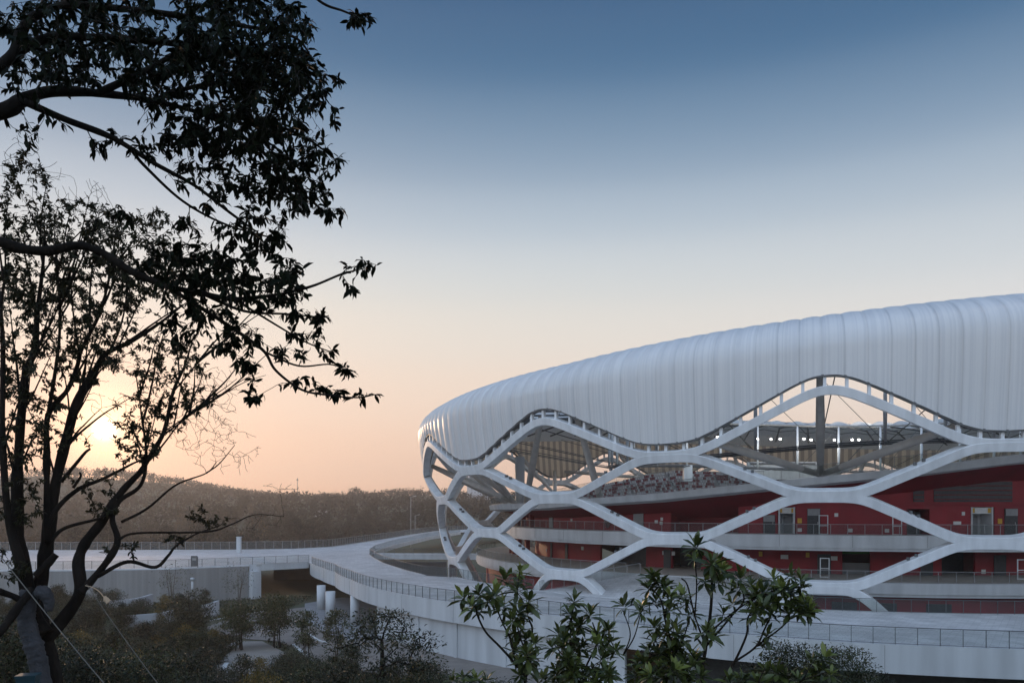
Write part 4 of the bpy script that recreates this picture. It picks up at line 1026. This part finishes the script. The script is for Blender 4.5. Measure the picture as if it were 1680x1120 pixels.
    # bare twigs
    bare = blobs([(bx_,by_,rx_,ry_,int(n_*2.4),dd_,dz_) for bx_,by_,rx_,ry_,n_,dd_,dz_ in [(330,690,60,60,70,10.5,.3),(360,640,40,40,26,10.5,.3),(300,610,50,40,30,10.4,.3),(250,560,80,50,40,10.3,.4),(50,300,60,60,30,9.8,.4),(130,330,60,40,22,10,.4),(30,250,30,30,8,9.6,.2),(400,735,30,30,10,10.6,.1),(380,760,40,20,10,10.6,.1),(460,800,40,8,5,10.6,.1),(200,640,70,60,26,10.2,.3),(170,690,60,50,16,10.1,.3),(420,855,60,15,8,10.6,.1),(340,720,50,50,30,10.5,.2)]])
    grow(sk, bare, tw, 0.008, 0.0026, 6, 3, 0.15, droop=0.02)
    link_mesh('crown', leaf_mesh('crown', pos, dr, sz, 'oval', extra=tw), [MATS['leaf_fine'], MATS['twig']], t)
stem_tree()
# guy ropes and tag
def rope(a, b_, lab, r=0.0055):
    P = np.linspace(a, b_, 14); P[:,2] -= 0.03*np.sin(np.linspace(0, math.pi, 14)); q = MB(); q.tube(P, r, 6); tag(q.build('guy_rope', [MATS['rope']]), lab, 'rope')
rope(unp(-30, 872, 8.9), unp(230, 1190, 7.4), 'taut pale guy rope running down past the wrapped trunk')
rope(unp(142, 958, 9.45), unp(305, 1180, 7.8), 'thin pale guy rope tied to the right stem of the tree', 0.0042)
q = MB(); P = smooth_path([unp(x, y, 9.4) for x, y in ((140,960),(152,963),(163,970),(172,981))], 5); q.tube(P, 0.006, 5)
q.tube([unp(171,978,9.4), unp(174,983,9.4), unp(178,988,9.4)], [0.010,0.035,0.012], 6)
a = unp(171,978,9.4); q.hexa([unp(171,977,9.41),unp(175,990,9.41),unp(182,984,9.41),unp(174,977,9.41),unp(171,977,9.38),unp(174,990,9.36),unp(182,984,9.37),unp(174,977,9.38)])
tag(q.build('rope_end', [MATS['tag_lit_warm']]), 'loose pale rope end hanging from the right stem', 'rope')
q = MB(); x, y, z = unp(46, 1112, 8.8); q.box((x, y, z-0.10), (0.19, 0.16, 0.25), 0.2); q.box((x, y, z+0.03), (0.21, 0.18, 0.03), 0.2)
tag(q.build('plastic_bucket', [MATS['teal']]), 'small dark teal box at the foot of the wrapped trunk', 'box')
# ---- rosette-leaved plants in the right foreground
def scatter_ros(n, x0, x1, y0, y1): return [(rng.uniform(x0,x1), rng.uniform(y0,y1), rng.uniform(.75,1.0)) for _ in range(n)]
def rosette_plant(stems, ros, d, lab, leaf=0.150):
    p0 = stems[0][0][0]; bx, by, _ = unp(p0[0], p0[1], d)
    t = empty('rosette_shrub', (bx, by, tz(bx, by)), lab, 'shrub')
    ss = [([(p[0], p[1]) for p in pts], d, d+dd, a, b_) for pts, dd, a, b_ in stems]
    ss[0] = ([(ss[0][0][0][0]+10, ss[0][0][0][1]+230)]+ss[0][0],)+ss[0][1:]
    ss = [(p_, q0, q1, r0*0.62, r1*0.7) for p_, q0, q1, r0, r1 in ss]
    sk, mb = traced(ss, seg=6)
    tips = [unp(x+rng.normal(0,2), y+rng.normal(0,2), d+rng.normal(0,.22)) for x, y, s in ros]
    order = {tuple(np.round(tp,4)): s for tp, (x, y, s) in zip(tips, ros)}
    tg = grow(sk, tips, mb, 0.0075, 0.0035, 7, 6, 0.30, droop=-0.10, back=0.9)
    mb.build('trunk', [MATS['twig']], t)
    pos, dr, sz, tn = [], [], [], []
    for P in tg:
        s = order.get(tuple(np.round(P[-1],4)), 1.0); ax = unit(unit(P[-1]-P[-2])*0.6+np.array([0,0,0.8])); young = rng.random() < 0.32
        n = int(rng.integers(13, 19)); a0 = rng.random()*6.28
        e1 = unit(np.cross(ax, [0.3,0.8,0.2])); e2 = np.cross(ax, e1)
        for i in range(n):
            f = i/n; a = a0+i*2.4; el = math.radians(-25+105*f+rng.normal(0,9))
            dv = math.cos(el)*(math.cos(a)*e1+math.sin(a)*e2)+math.sin(el)*ax
            pos.append(P[-1]-ax*0.055*(1-f)*s); dr.append(dv); sz.append(leaf*s*(0.78+0.35*math.sin(math.pi*min(1,f*0.8+.2)))*rng.uniform(.7,1.15)*(0.75 if f > .8 else 1)); tn.append(0.12+0.25*rng.random()+(0.55 if young and f > .45 else 0)+(.15 if f > .7 else 0))
        # older leaves along the shoot
        for _ in range(int(rng.integers(2, 6))):
            u = rng.uniform(.55,.97); k = min(int(u*(len(P)-1)), len(P)-2); q = P[k]; v = rng.normal(0,1,3); v[2] -= .4
            pos.append(q); dr.append(v); sz.append(leaf*s*rng.uniform(.6,.95)); tn.append(0.2*rng.random())
    link_mesh('crown', leaf_mesh('crown', pos, dr, sz, 'lance', tint=np.array(tn), roll=0.5, width=1.35), [MATS['leaf_rosette']], t)
rosette_plant([([(862,1125),(846,1090),(821,1061),(797,1036),(783,1008),(779,992)],0.1,4.5,2),([(846,1090),(838,1050),(824,1020),(812,990),(806,975)],0.1,3,1.6),([(862,1125),(864,1080),(852,1040),(845,1010)],0.15,3.4,1.6),([(864,1080),(874,1040),(866,1010)],0,2.4,1.4)],
  [(762,978,1),(775,992,.95),(783,968,1),(798,985,1),(812,968,1.05),(822,990,1),(832,944,1),(842,960,.9),(855,952,.95),(848,930,.8),(866,985,1),(856,1000,1),(868,1002,.9),(838,1012,.9),(852,1028,1),(842,1040,1),(862,1042,.8),(846,1060,.9),(866,1066,1.1),(878,1078,1),(858,1082,.9),(870,1095,.9),(788,1000,.8),(880,1055,.8),(852,1105,.8)], 7.0, 'glossy rosette-leaved shrub farthest left against the white infill wall')
rosette_plant([([(945,1130),(940,1090),(936,1050),(938,1010)],0.1,4,2),([(945,1130),(965,1085),(980,1050),(972,1020)],0.1,3,1.5),([(940,1090),(920,1070),(905,1050)],0,2.4,1.4)],
  [(940,985,.9),(932,1008,.9),(945,1015,.9),(970,1005,.95),(955,1020,.85),(918,1035,1),(930,1045,1.1),(945,1040,1),(938,1062,1),(924,1062,1),(955,1058,.9),(985,1038,1),(998,1030,.9),(975,1052,.9),(1002,1052,1),(1012,1065,.9),(990,1075,1),(930,1085,1),(948,1092,1),(962,1105,.95),(905,1062,.8),(910,1100,.9),(940,1112,.9),(1000,1100,.9),(975,1110,.9),(888,1112,.8)]+scatter_ros(14,905,1005,1055,1118), 7.3, 'bushy rosette-leaved shrub standing between the two taller ones')
rosette_plant([([(1152,1130),(1158,1060),(1166,1000),(1168,950),(1166,925)],0.1,6,2.5),([(1158,1060),(1140,1010),(1128,960),(1118,948)],0.1,2.6,1.6),([(1158,1060),(1200,1010),(1220,985),(1215,960)],0.15,3,1.5),([(1160,1040),(1215,995),(1265,970),(1290,960)],0.1,2.6,1.4),([(1182,1125),(1205,1085),(1225,1040),(1228,1010),(1255,985)],0.25,4,1.5),([(1205,1085),(1240,1060),(1255,1030),(1270,1000),(1295,985)],0.3,3,1.4),([(1240,1060),(1280,1030),(1310,1000),(1325,985)],0.3,2.4,1.3),
   ([(1090,1125),(1105,1075),(1092,1020),(1085,985),(1070,965)],-0.2,4,1.6),([(1105,1075),(1120,1050),(1132,1010)],-.1,2.4,1.4),([(1022,1075),(1040,1045),(1050,1010)],-.1,2,1.2),([(1022,1075),(1034,1040),(1022,1000)],-.1,2,1.2),([(1140,1010),(1143,960),(1140,915)],0.1,2.2,1.5)],
  [(1140,895,1.05),(1138,915,.8),(1166,922,1.15),(1178,925,1.1),(1188,935,1.1),(1158,945,1),(1180,952,1),(1215,945,1.05),(1205,962,1),(1228,958,.95),(1238,972,1),(1270,950,.95),(1255,965,1.05),(1282,962,1),(1296,942,.85),(1312,948,.95),(1318,965,1),(1300,980,1),(1325,985,1.05),(1332,1000,1),(1308,1000,1),(1270,985,1),(1252,990,1),(1262,1005,1),(1258,1040,.95),(1255,1060,.9),(1070,942,1),(1080,955,1),(1062,965,1),(1090,960,.9),(1098,975,.9),(1076,985,.95),(1105,985,.95),(1100,1000,.8),(1125,985,.9),(1135,1005,.9),(1120,975,.8),(1048,1000,.95),(1055,990,.8),(1022,992,.85),(1105,1028,1),(1112,1042,1.1),(1095,1035,.9),(1070,1028,1),(1074,1048,1),(1082,1070,1),(1062,1062,.9),(1160,1032,1.05),(1168,1045,.9),(1130,1068,.95),(1046,1085,.95),(1098,1080,.9),(1040,1105,.9),(1120,1105,1.1),(1085,1108,.9),(1060,1112,.9),(1150,1108,.8),(1190,1000,.8),(1200,985,.9),(1240,1000,.9)]+scatter_ros(20,1040,1140,1050,1118)+scatter_ros(10,1215,1320,960,1010), 7.6, 'tallest rosette-leaved shrub, many thin bare stems in front of the deck railing')
rosette_plant([([(1250,1150),(1245,1120),(1255,1095)],0,3,1.6),([(1250,1150),(1310,1120),(1330,1090)],0,2.5,1.4)],
  [(1255,1092,1),(1275,1100,1),(1240,1110,.95),(1290,1112,1),(1330,1082,.95),(1345,1095,.9),(1355,1080,.9),(1310,1110,.95),(1328,1108,.9),(1215,1112,.9),(1365,1105,.9),(1195,1115,.8)], 7.0, 'low rosette-leaved shrub at the bottom edge beneath the fine-leaved bush')
rosette_plant([([(800,1150),(790,1122)],0,3,1.6)],[(780,1112,.9),(765,1118,.8),(800,1115,.8),(755,1108,.7),(745,1115,.7)],7.2,'tiny rosette-leaved plant at the bottom edge before the white wall')
# ------------------------------------------------------------------ generic bushes and trees
def lobes_cloud(n_l, R, H, r, base=0.25):
    """centres of leafy lobes filling an uneven crown; unit: radius R, height H, from z=base*H"""
    c = []
    for _ in range(n_l):
        a = r.uniform(0, 6.283); u = r.random()**0.5; h = r.random(); w = math.sin(math.pi*(0.12+0.80*h))**0.7
        c.append((R*u*w*math.cos(a), R*u*w*math.sin(a), H*(base+(1-base)*h)))
    return np.array(c)
def bush_parts(R, H, r, leaf, nlob, per, kind='card', base=0.2, stems=3, trunk_r=0.04, lob=0.33, flat=.72):
    c = lobes_cloud(nlob, R*0.85, H*0.95, r, base); mb = MB(); sk = Skel()
    for s in range(stems):
        a = r.uniform(0, 6.283); k = R*0.35*(0 if stems == 1 else 1)
        P = smooth_path([(0.06*math.cos(a)*stems,0.06*math.sin(a)*stems,-0.25),(k*.4*math.cos(a)+r.normal(0,.03),k*.4*math.sin(a)+r.normal(0,.03),H*.3),(k*math.cos(a)+r.normal(0,.06),k*math.sin(a)+r.normal(0,.06),H*0.8)], 5)
        R_ = np.linspace(trunk_r, trunk_r*.3, len(P)); mb.tube(P, R_, 7); sk.add(P, R_)
    grow(sk, c, mb, trunk_r*.6, trunk_r*.12, 5, 4, 0.25, r=r)
    n = nlob*per; ci = np.repeat(np.arange(nlob), per); v = unit(r.normal(0,1,(n,3)))*(r.random((n,1))**0.45)*lob*R*np.array([1,1,flat])*r.uniform(.7,1.3,(nlob,1))[ci]
    pos = c[ci]+v; dr = unit(v)*0.8+r.normal(0,.6,(n,3))+np.array([0,0,.1]); sz = leaf*r.uniform(.65,1.3,n)
    tint = np.clip(0.35+0.22*r.normal(0,1,nlob)[ci]+0.25*r.normal(0,1,n), 0, 1)
    return mb, leaf_mesh('crown', pos, dr, sz, kind, tint=tint, r=r)
protos = {}
def proto(key, nm, R, H, leaf, nlob, per, lm, seed, kind='card', base=.2, stems=3, tr=.04, lob=.33, bark='bark', flat=.72):
    r = np.random.default_rng(seed); mb, me = bush_parts(R, H, r, leaf, nlob, per, kind, base, stems, tr, lob, flat)
    me.materials.append(MATS[lm]); loops = [i for f in mb.f for i in f]
    mt = raw_mesh('trunk', mb.v, loops, [len(f) for f in mb.f], smooth=True); mt.materials.append(MATS[bark])
    protos[key] = (nm, mt, me)
def plant(key, loc, s, lab, cat, group=None, rz=None, sz=1.0):
    nm, mt, me = protos[key]
    root = bpy.data.objects.new(nm, None); root.location = loc; root.scale = (s, s, s*sz); root.rotation_euler = (0,0,rz if rz is not None else random.uniform(0,6.28)); COL.objects.link(root); tag(root, lab, cat, group)
    for n_, m_ in (('trunk', mt), ('crown', me)):
        o = bpy.data.objects.new(n_, m_); o.parent = root; COL.objects.link(o)
    return root
# ---- garden in the lower left
proto('bush_a','garden_shrub',1.3,1.8,.13,60,55,'leaf_garden',11)
proto('bush_b','garden_shrub',1.6,1.5,.12,70,55,'leaf_dark',12)
proto('bush_c','garden_shrub',1.0,2.4,.12,55,50,'leaf_garden',13,stems=4)
proto('bush_g','golden_shrub',1.1,1.7,.12,48,45,'leaf_gold',14)
proto('young','young_tree',1.15,2.6,.12,64,80,'leaf_young',15,base=.32,stems=5,tr=.03,lob=.36)
proto('young2','young_tree',0.72,2.4,.11,30,80,'leaf_young',16,base=.35,stems=3,tr=.03,lob=.36)
proto('pine','garden_pine',1.7,3.0,.16,60,50,'leaf_dark',17,base=.15,stems=1,tr=.09,lob=.30)
proto('airy','spreading_tree',1.75,5.0,.105,64,95,'leaf_dark',18,kind='oval',base=.46,stems=2,tr=.14,lob=.30,flat=.36)
proto('nearbush','garden_shrub',1.5,4.5,.105,110,62,'leaf_garden',41,kind='oval',base=.5,stems=4,tr=.05,lob=.30)
proto('neargold','golden_shrub',1.1,4.5,.10,70,62,'leaf_gold',42,kind='oval',base=.6,stems=4,tr=.04,lob=.30)
proto('finebush','fine_leaved_bush',1.15,4.2,.055,120,90,'leaf_garden',19,kind='oval',base=.55,stems=6,tr=.022,lob=.24,flat=.5)
proto('sparse','sapling',1.3,3.0,.10,40,9,'leaf_young',20,base=.38,stems=4,tr=.035,lob=.4,bark='bark_far')
def at_px(px, pyb, d): 
    x = (px-840)/F*d; return (x, d, tz(x, d)-0.05)
def put(key, px, ytop, d, lab, cat, group=None, H=None):
    """a plant whose top reaches photo row ytop at distance d, standing on the ground there"""
    x = (px-840)/F*d; z0 = tz(x, d); top = E-(ytop-832)/F*d; h0 = {'bush_a':1.8,'bush_b':1.5,'bush_c':2.4,'bush_g':1.7,'young':2.6,'young2':2.4,'pine':3.0,'airy':5.0,'nearbush':4.5,'neargold':4.5,'finebush':4.2,'sparse':3.0}[key]
    return plant(key, (x, d, z0), max(0.3, (top-z0)/h0/1.03), lab, cat, group)
def gd(yb): return E*F/(yb-832)        # distance of level ground seen at photo row yb
put('airy', 630, 984, 21, 'broad dark spreading tree with a thick trunk in front of the round columns', 'tree')
put('young', 452, 974, gd(1062), 'upright young tree in front of the bridge opening, widest of the staked ones', 'tree')
put('young2', 503, 1000, gd(1084), 'slim young tree on a tripod stake beside the white kerb', 'tree')
put('young', 392, 986, gd(1066), 'round-topped young tree at the left end of the pale paving', 'tree')
put('young2', 552, 998, gd(1078), 'slender young tree just left of the broad spreading tree', 'tree')
put('sparse', 283, 915, 108, 'almost bare sapling in front of the grey wall near the white lamp', 'tree')
put('sparse', 390, 920, 113, 'almost bare sapling beside the white bridge pier', 'tree')
put('pine', 312, 964, 88, 'dark low pine in front of the grey retaining wall', 'tree')
put('finebush', 1375, 1040, 10.5, 'fine-leaved bush at the bottom right below the deck fascia', 'shrub')
put('finebush', 1312, 1030, 10.0, 'taller fine-leaved bush close against the right rosette shrub', 'shrub')
put('finebush', 1255, 1072, 9.6, 'fine-leaved bush low between the rosette stems', 'shrub')
put('finebush', 1420, 1085, 10.8, 'lowest fine-leaved bush at the right end of the foreground plants', 'shrub')
put('finebush', 715, 1088, 13.0, 'small fine-leaved bush at the bottom edge right of the spreading tree', 'shrub')
put('finebush', 830, 1098, 12.0, 'small fine-leaved bush at the foot of the left rosette shrub', 'shrub')
put('bush_g', 425, 1078, gd(1118), 'golden leaved shrub glowing beside the garden path', 'shrub')
put('bush_g', 350, 1032, gd(1068), 'yellowish shrub at the head of the garden path', 'shrub')
specs = []
for yb in (985,995,1006,1018,1030,1044,1058,1074,1090,1106,1122,1140):
    for px in range(-10, 345, 34):
        if 150 < px < 290 and yb < 1012 : continue
        specs.append((px+random.uniform(-12,12), yb+random.uniform(-4,4)))
for px, yb in ((372,1132),(455,1120),(470,1098),(488,1112),(508,1128),(530,1120),(556,1130),(580,1124),(602,1134),(440,1140),(400,1140),(545,1105),(575,1108),(640,1130),(680,1132),(705,1128),(330,1142),(465,1140),(345,1090),(322,1075),(366,1070)):
    specs.append((px, yb))
for px, yb in specs:
    d = gd(yb); key = random.choice(['bush_a','bush_b','bush_c','bush_a','bush_g'] if px > 300 else ['bush_a','bush_b','bush_c','bush_a','bush_b','bush_c','bush_b','bush_g'])
    x = (px-840)/F*d
    plant(key, (x, d, tz(x, d)-.05), random.uniform(.75,1.35)*(1.0 if yb > 1010 else .8), 'dark leafy garden shrub crowded among others in the beds below the left deck' if key != 'bush_g' else 'golden-tinged garden shrub among the dark shrubs below the left deck', 'shrub', 'garden shrubs in the beds')
near_labels = ['dark glossy shrub at the left edge behind the leaning pole','dark glossy shrub behind the wrapped trunk','dark glossy shrub just right of the wrapped trunk','dark glossy shrub where the first guy rope crosses','dark glossy shrub between the two guy ropes','dark glossy shrub under the second guy rope','dark glossy shrub left of the path kerb','dark glossy shrub at the foot of the garden path','dark glossy shrub beyond the path near the golden one','dark glossy shrub below the slim staked tree','dark glossy shrub left of the spreading tree','dark glossy shrub under the spreading tree crown','dark glossy shrub at the bottom edge right of the spreading trunk']
for (px, yt, d), lab in zip(((-25,1000,20),(70,1030,21),(125,1046,19),(182,1050,22),(238,1060,20),(288,1056,24),(322,1092,22),(440,1112,20),(478,1092,24),(520,1078,23),(566,1086,21),(612,1100,19),(672,1100,20)), near_labels): put('nearbush', px, yt, d, lab, 'shrub')
put('neargold', 425, 1092, 23, 'golden-leaved shrub with glowing leaves at the bottom beside the path end', 'shrub')
# rocks
def rock(px, py, d, s, lab):
    r = np.random.default_rng(int(px)); x, y, z = unp(px, py, d); b = MB(); ring_n = 9; rows = []
    for i, (h, w) in enumerate(((0,.9),(.35,1),(.7,.8),(.95,.4))):
        rows.append([(x+s*w*math.cos(a)*r.uniform(.8,1.15)*1.4, y+s*w*math.sin(a)*r.uniform(.8,1.15), z+s*h*.8*r.uniform(.85,1.1)) for a in np.linspace(0,6.283,ring_n,endpoint=False)])
    b.sweep(rows); tag(b.build('boulder', [MATS['rock']]), lab, 'rock')
rock(352, 1046, 89, .55, 'grey boulder at the top of the garden path'); rock(316, 1066, 80, .45, 'brownish boulder among the shrubs left of the path')
q = MB(); x, y = gpt(503, 1082)
for a in (0, 2.1, 4.2): q.tube([(x+.75*math.cos(a), y+.75*math.sin(a), 0), (x+.05*math.cos(a), y+.05*math.sin(a), 1.7)], 0.03, 5)
tag(q.build('tree_stake', [MATS['bark_far']]), 'thin tripod of stakes around the slim young tree', 'stake')
# low ground cover on the slopes
def inpoly(X, Y, P):
    r = np.zeros(len(X), bool); n = len(P)
    for i in range(n):
        (x1, y1), (x2, y2) = P[i], P[(i+1)%n]
        c = ((y1 > Y) != (y2 > Y)) & (X < (x2-x1)*(Y-y1)/((y2-y1) if y2 != y1 else 1e-9)+x1); r ^= c
    return r
def cover():
    r = np.random.default_rng(5); n = 70000
    X = r.uniform(-85, 0, n); Y = r.uniform(44, 126, n)
    keep = (X > -0.70*Y-4) & ~inpoly(X, Y, pv) & ~inpoly(X, Y, pth) & (X < -13-0.10*(Y-60)) & (Y < np.interp(X, [-135,-66,-50.5,-41,-34], [111,113,116,123,128])-1) & ~((X > -31) & (Y > 84))
    X, Y = X[keep], Y[keep]; H = terrain(X, Y); n = len(X)
    pos = np.stack([X, Y, H+r.random(n)*0.28], 1); dr = r.normal(0,.6,(n,3))+[0,0,.8]
    o = link_mesh('ground_cover', leaf_mesh('ground_cover', pos, dr, r.uniform(.15,.40,n), 'card', r=r), MATS['leaf_garden']); tag(o, kind='stuff', label='low leafy ground cover on the garden slopes', cat='ground cover')
cover()
# ------------------------------------------------------------------ forest beyond the deck
proto('f1','forest_tree',2.6,7.0,.55,34,26,'leaf_forest',31,base=.18,stems=1,tr=.16,lob=.34,bark='bark_far')
proto('f2','forest_tree',2.2,6.0,.50,30,24,'leaf_forest',32,base=.12,stems=2,tr=.12,lob=.36,bark='bark_far')
proto('f3','forest_tree',3.2,8.5,.55,44,24,'leaf_forest',33,base=.28,stems=1,tr=.18,lob=.30,bark='bark_far')
proto('f4','forest_tree',2.4,8.0,.42,34,10,'leaf_autumn',34,base=.3,stems=3,tr=.12,lob=.34,bark='bark_far')
proto('f5','forest_tree',3.4,4.5,.55,44,24,'leaf_forest',35,base=.08,stems=3,tr=.12,lob=.30,bark='bark_far')
def forest():
    r = np.random.default_rng(9); placed = []
    labs = {'f1':'dark oval-crowned tree in the wood beyond the left deck','f2':'small bushy twin-stemmed tree in the wood beyond the left deck','f3':'tall tree with a high crown in the wood beyond the left deck','f4':'thin brownish half-bare tree in the wood beyond the left deck','f5':'low wide thicket tree in the wood beyond the left deck'}
    grp = 'trees in the wood beyond the deck'
    n = 0
    while n < 285:
        d = 300+230*r.random()**1.1 if r.random() < 0.9 else r.uniform(210, 300)
        px = r.uniform(-40, 845); x = (px-840)/F*d
        if d < 310 and -75 < x+0.0 and x > -52: continue
        if x > -48 and d < 375: continue
        key = r.choice(['f1','f2','f3','f4','f5'], p=[.26,.22,.14,.16,.22])
        plant(key, (x, d, tz(x, d)-0.2), r.uniform(.55,1.45)*(1.0 if d < 420 else 1.2), labs[key], 'tree', grp, r.uniform(0,6.28), r.uniform(.85,1.15)); n += 1
forest()
def far_wood():
    r = np.random.default_rng(21); n = 5200
    d = 430+720*r.random(n)**0.9; px = r.uniform(-60, 900, n); X = (px-840)/F*d
    m_ = 2600; d2 = r.uniform(205, 440, m_); X2 = (r.uniform(-60, 860, m_)-840)/F*d2; k_ = ~((X2 > -50) & (d2 < 375))
    X = np.concatenate([X, X2[k_]]); d = np.concatenate([d, d2[k_]]); n0 = n; n = len(X)
    Hh = terrain(X, d); h = np.where(np.arange(n) < n0, r.uniform(4, 9.5, n), r.uniform(1.2, 3.4, n)); w = h*r.uniform(.28,.5,n)*np.where(np.arange(n) < n0, 1, 1.8); per = 16
    ci = np.repeat(np.arange(n), per); v = unit(r.normal(0,1,(n*per,3)))*r.random((n*per,1))**.4
    pos = np.stack([X, d, Hh+h*.55], 1)[ci]+v*np.stack([w, w, h*.5], 1)[ci]
    t = np.clip(.4+.25*r.normal(0,1,n)[ci]+.15*r.normal(0,1,n*per), 0, 1)
    o = link_mesh('far_wood', leaf_mesh('far_wood', pos, r.normal(0,1,(n*per,3)), (w*r.uniform(.5,.8,n))[ci], 'card', tint=t, r=r, width=1.5), MATS['leaf_far']); tag(o, kind='stuff', label='distant wooded ridge along the horizon on the left', cat='woodland')
far_wood()
# one tree standing above the ridge line
plant('f5', (unp(583,800,860)[0], 860, tz(unp(583,800,860)[0], 860)), 2.9, 'single round tree standing above the distant ridge line', 'tree')
# far small things
def far_house(px, d, w, h, lab, rz=0.2, roof=False):
    x = (px-840)/F*d; z = tz(x, d); t = empty('far_house', (x, d, z), lab, 'house')
    q = MB(); q.box((x, d, z+h/2-0.5), (w, w*.6, h+1), rz); wall = q.build('wall', [MATS['far_wall']], t)
    q = MB(); cs, sn = math.cos(rz), math.sin(rz)
    if roof:
        p = []
        for (u, v_, hh) in ((-w*.54,-w*.34,0),(w*.54,-w*.34,0),(w*.54,w*.34,0),(-w*.54,w*.34,0),(-w*.5,-.1,w*.22),(w*.5,-.1,w*.22),(w*.5,.1,w*.22),(-w*.5,.1,w*.22)): p.append((x+u*cs-v_*sn, d+u*sn+v_*cs, z+h+.01+hh))
        q.hexa(p)
    else: q.box((x, d, z+h+.15), (w*1.05, w*.65, .3), rz)
    q.build('roof', [MATS['roof_dark']], t)
    q = MB(); k = max(2, int(w/3))
    for i in range(k):
        for fl in range(max(1, int(h/3))):
            q = MB(); u = -w/2+(i+.5)*w/k; q.box((x+u*cs+w*.3*sn, d+u*sn-w*.3*cs-.02, z+1.6+fl*3), (w/k*.5, .12, 1.4), rz); q.build('window', [MATS['dark_door']], wall)
far_house(527, 520, 9, 3.6, 'low white house among the trees left of the stadium', .1)
x = (777-840)/F*800; t = empty('apartment_tower', (x, 800, 0), 'pale blue apartment tower far behind the left edge of the stadium', 'tower')
q = MB(); q.box((x, 800, 28), (11, 11, 56), .3); q.box((x+11, 803, 16), (12, 10, 42), .3); tw_ = q.build('wall', [MATS['far_wall']], t)
q = MB()
for u in (-3.2, 0, 3.2):
    for f_ in range(12):
        q = MB(); q.box((x+u*math.cos(.3)+5.5*math.sin(.3), 800+u*math.sin(.3)-5.5*math.cos(.3), 20+f_*3), (1.5,.2,1.4), .3); q.build('window', [MATS['grey_steel']], tw_)
x, y, z = unp(488, 797, 880); q = MB(); q.tube([(x,y,tz(x,y)),(x,y,z+9)], [.45,.25], 6); q.box((x,y,z+7), (1.6,1.6,1.4)); tag(q.build('radio_mast', [MATS['dark_steel']]), 'thin radio mast on the distant skyline', 'mast')
def lamp(px, ytop, d, lab):
    x, y, z = unp(px, ytop, d); t = empty('street_lamp', (x, y, tz(x,y)), lab, 'street lamp')
    q = MB(); q.tube([(x,y,tz(x,y)),(x,y,z)], [.11,.07], 8); q.tube([(x-.1,y,z-.1),(x+1.2,y,z+.25)], .05, 6); q.build('pole', [MATS['lamp_metal']], t)
    q = MB(); q.hexa([(x+1.0,y-.18,z+.16),(x+2.0,y-.14,z+.3),(x+2.0,y+.14,z+.3),(x+1.0,y+.18,z+.16),(x+1.0,y-.14,z+.30),(x+1.9,y-.1,z+.40),(x+1.9,y+.1,z+.40),(x+1.0,y+.14,z+.30)]); q.build('lamp_head', [MATS['placard']], t)
lamp(674, 815, 285, 'tall street lamp rising from the wood left of the stadium'); lamp(681, 845, 330, 'farther shorter street lamp right beside the tall one')
# ------------------------------------------------------------------ air
HAZE = 0.00031
if HAZE > 0:
    q = MB(); q.hexa([(-1500,-40,-3),(1500,-40,-3),(1500,1500,-3),(-1500,1500,-3),(-1500,-40,90),(1500,-40,90),(1500,1500,90),(-1500,1500,90)])
    hm = bpy.data.materials.new('haze_air'); hm.use_nodes = True; nt = hm.node_tree; nt.nodes.remove(nt.nodes['Principled BSDF'])
    pv_ = nt.nodes.new('ShaderNodeVolumePrincipled'); pv_.inputs['Density'].default_value = HAZE; pv_.inputs['Color'].default_value = (0.95,0.91,0.88,1); pv_.inputs['Anisotropy'].default_value = 0.6
    nt.links.new(pv_.outputs[0], nt.nodes['Material Output'].inputs['Volume'])
    tag(q.build('haze', [hm]), kind='stuff', label='thin evening haze filling the air', cat='haze')
    SC.cycles.volume_bounces = 1
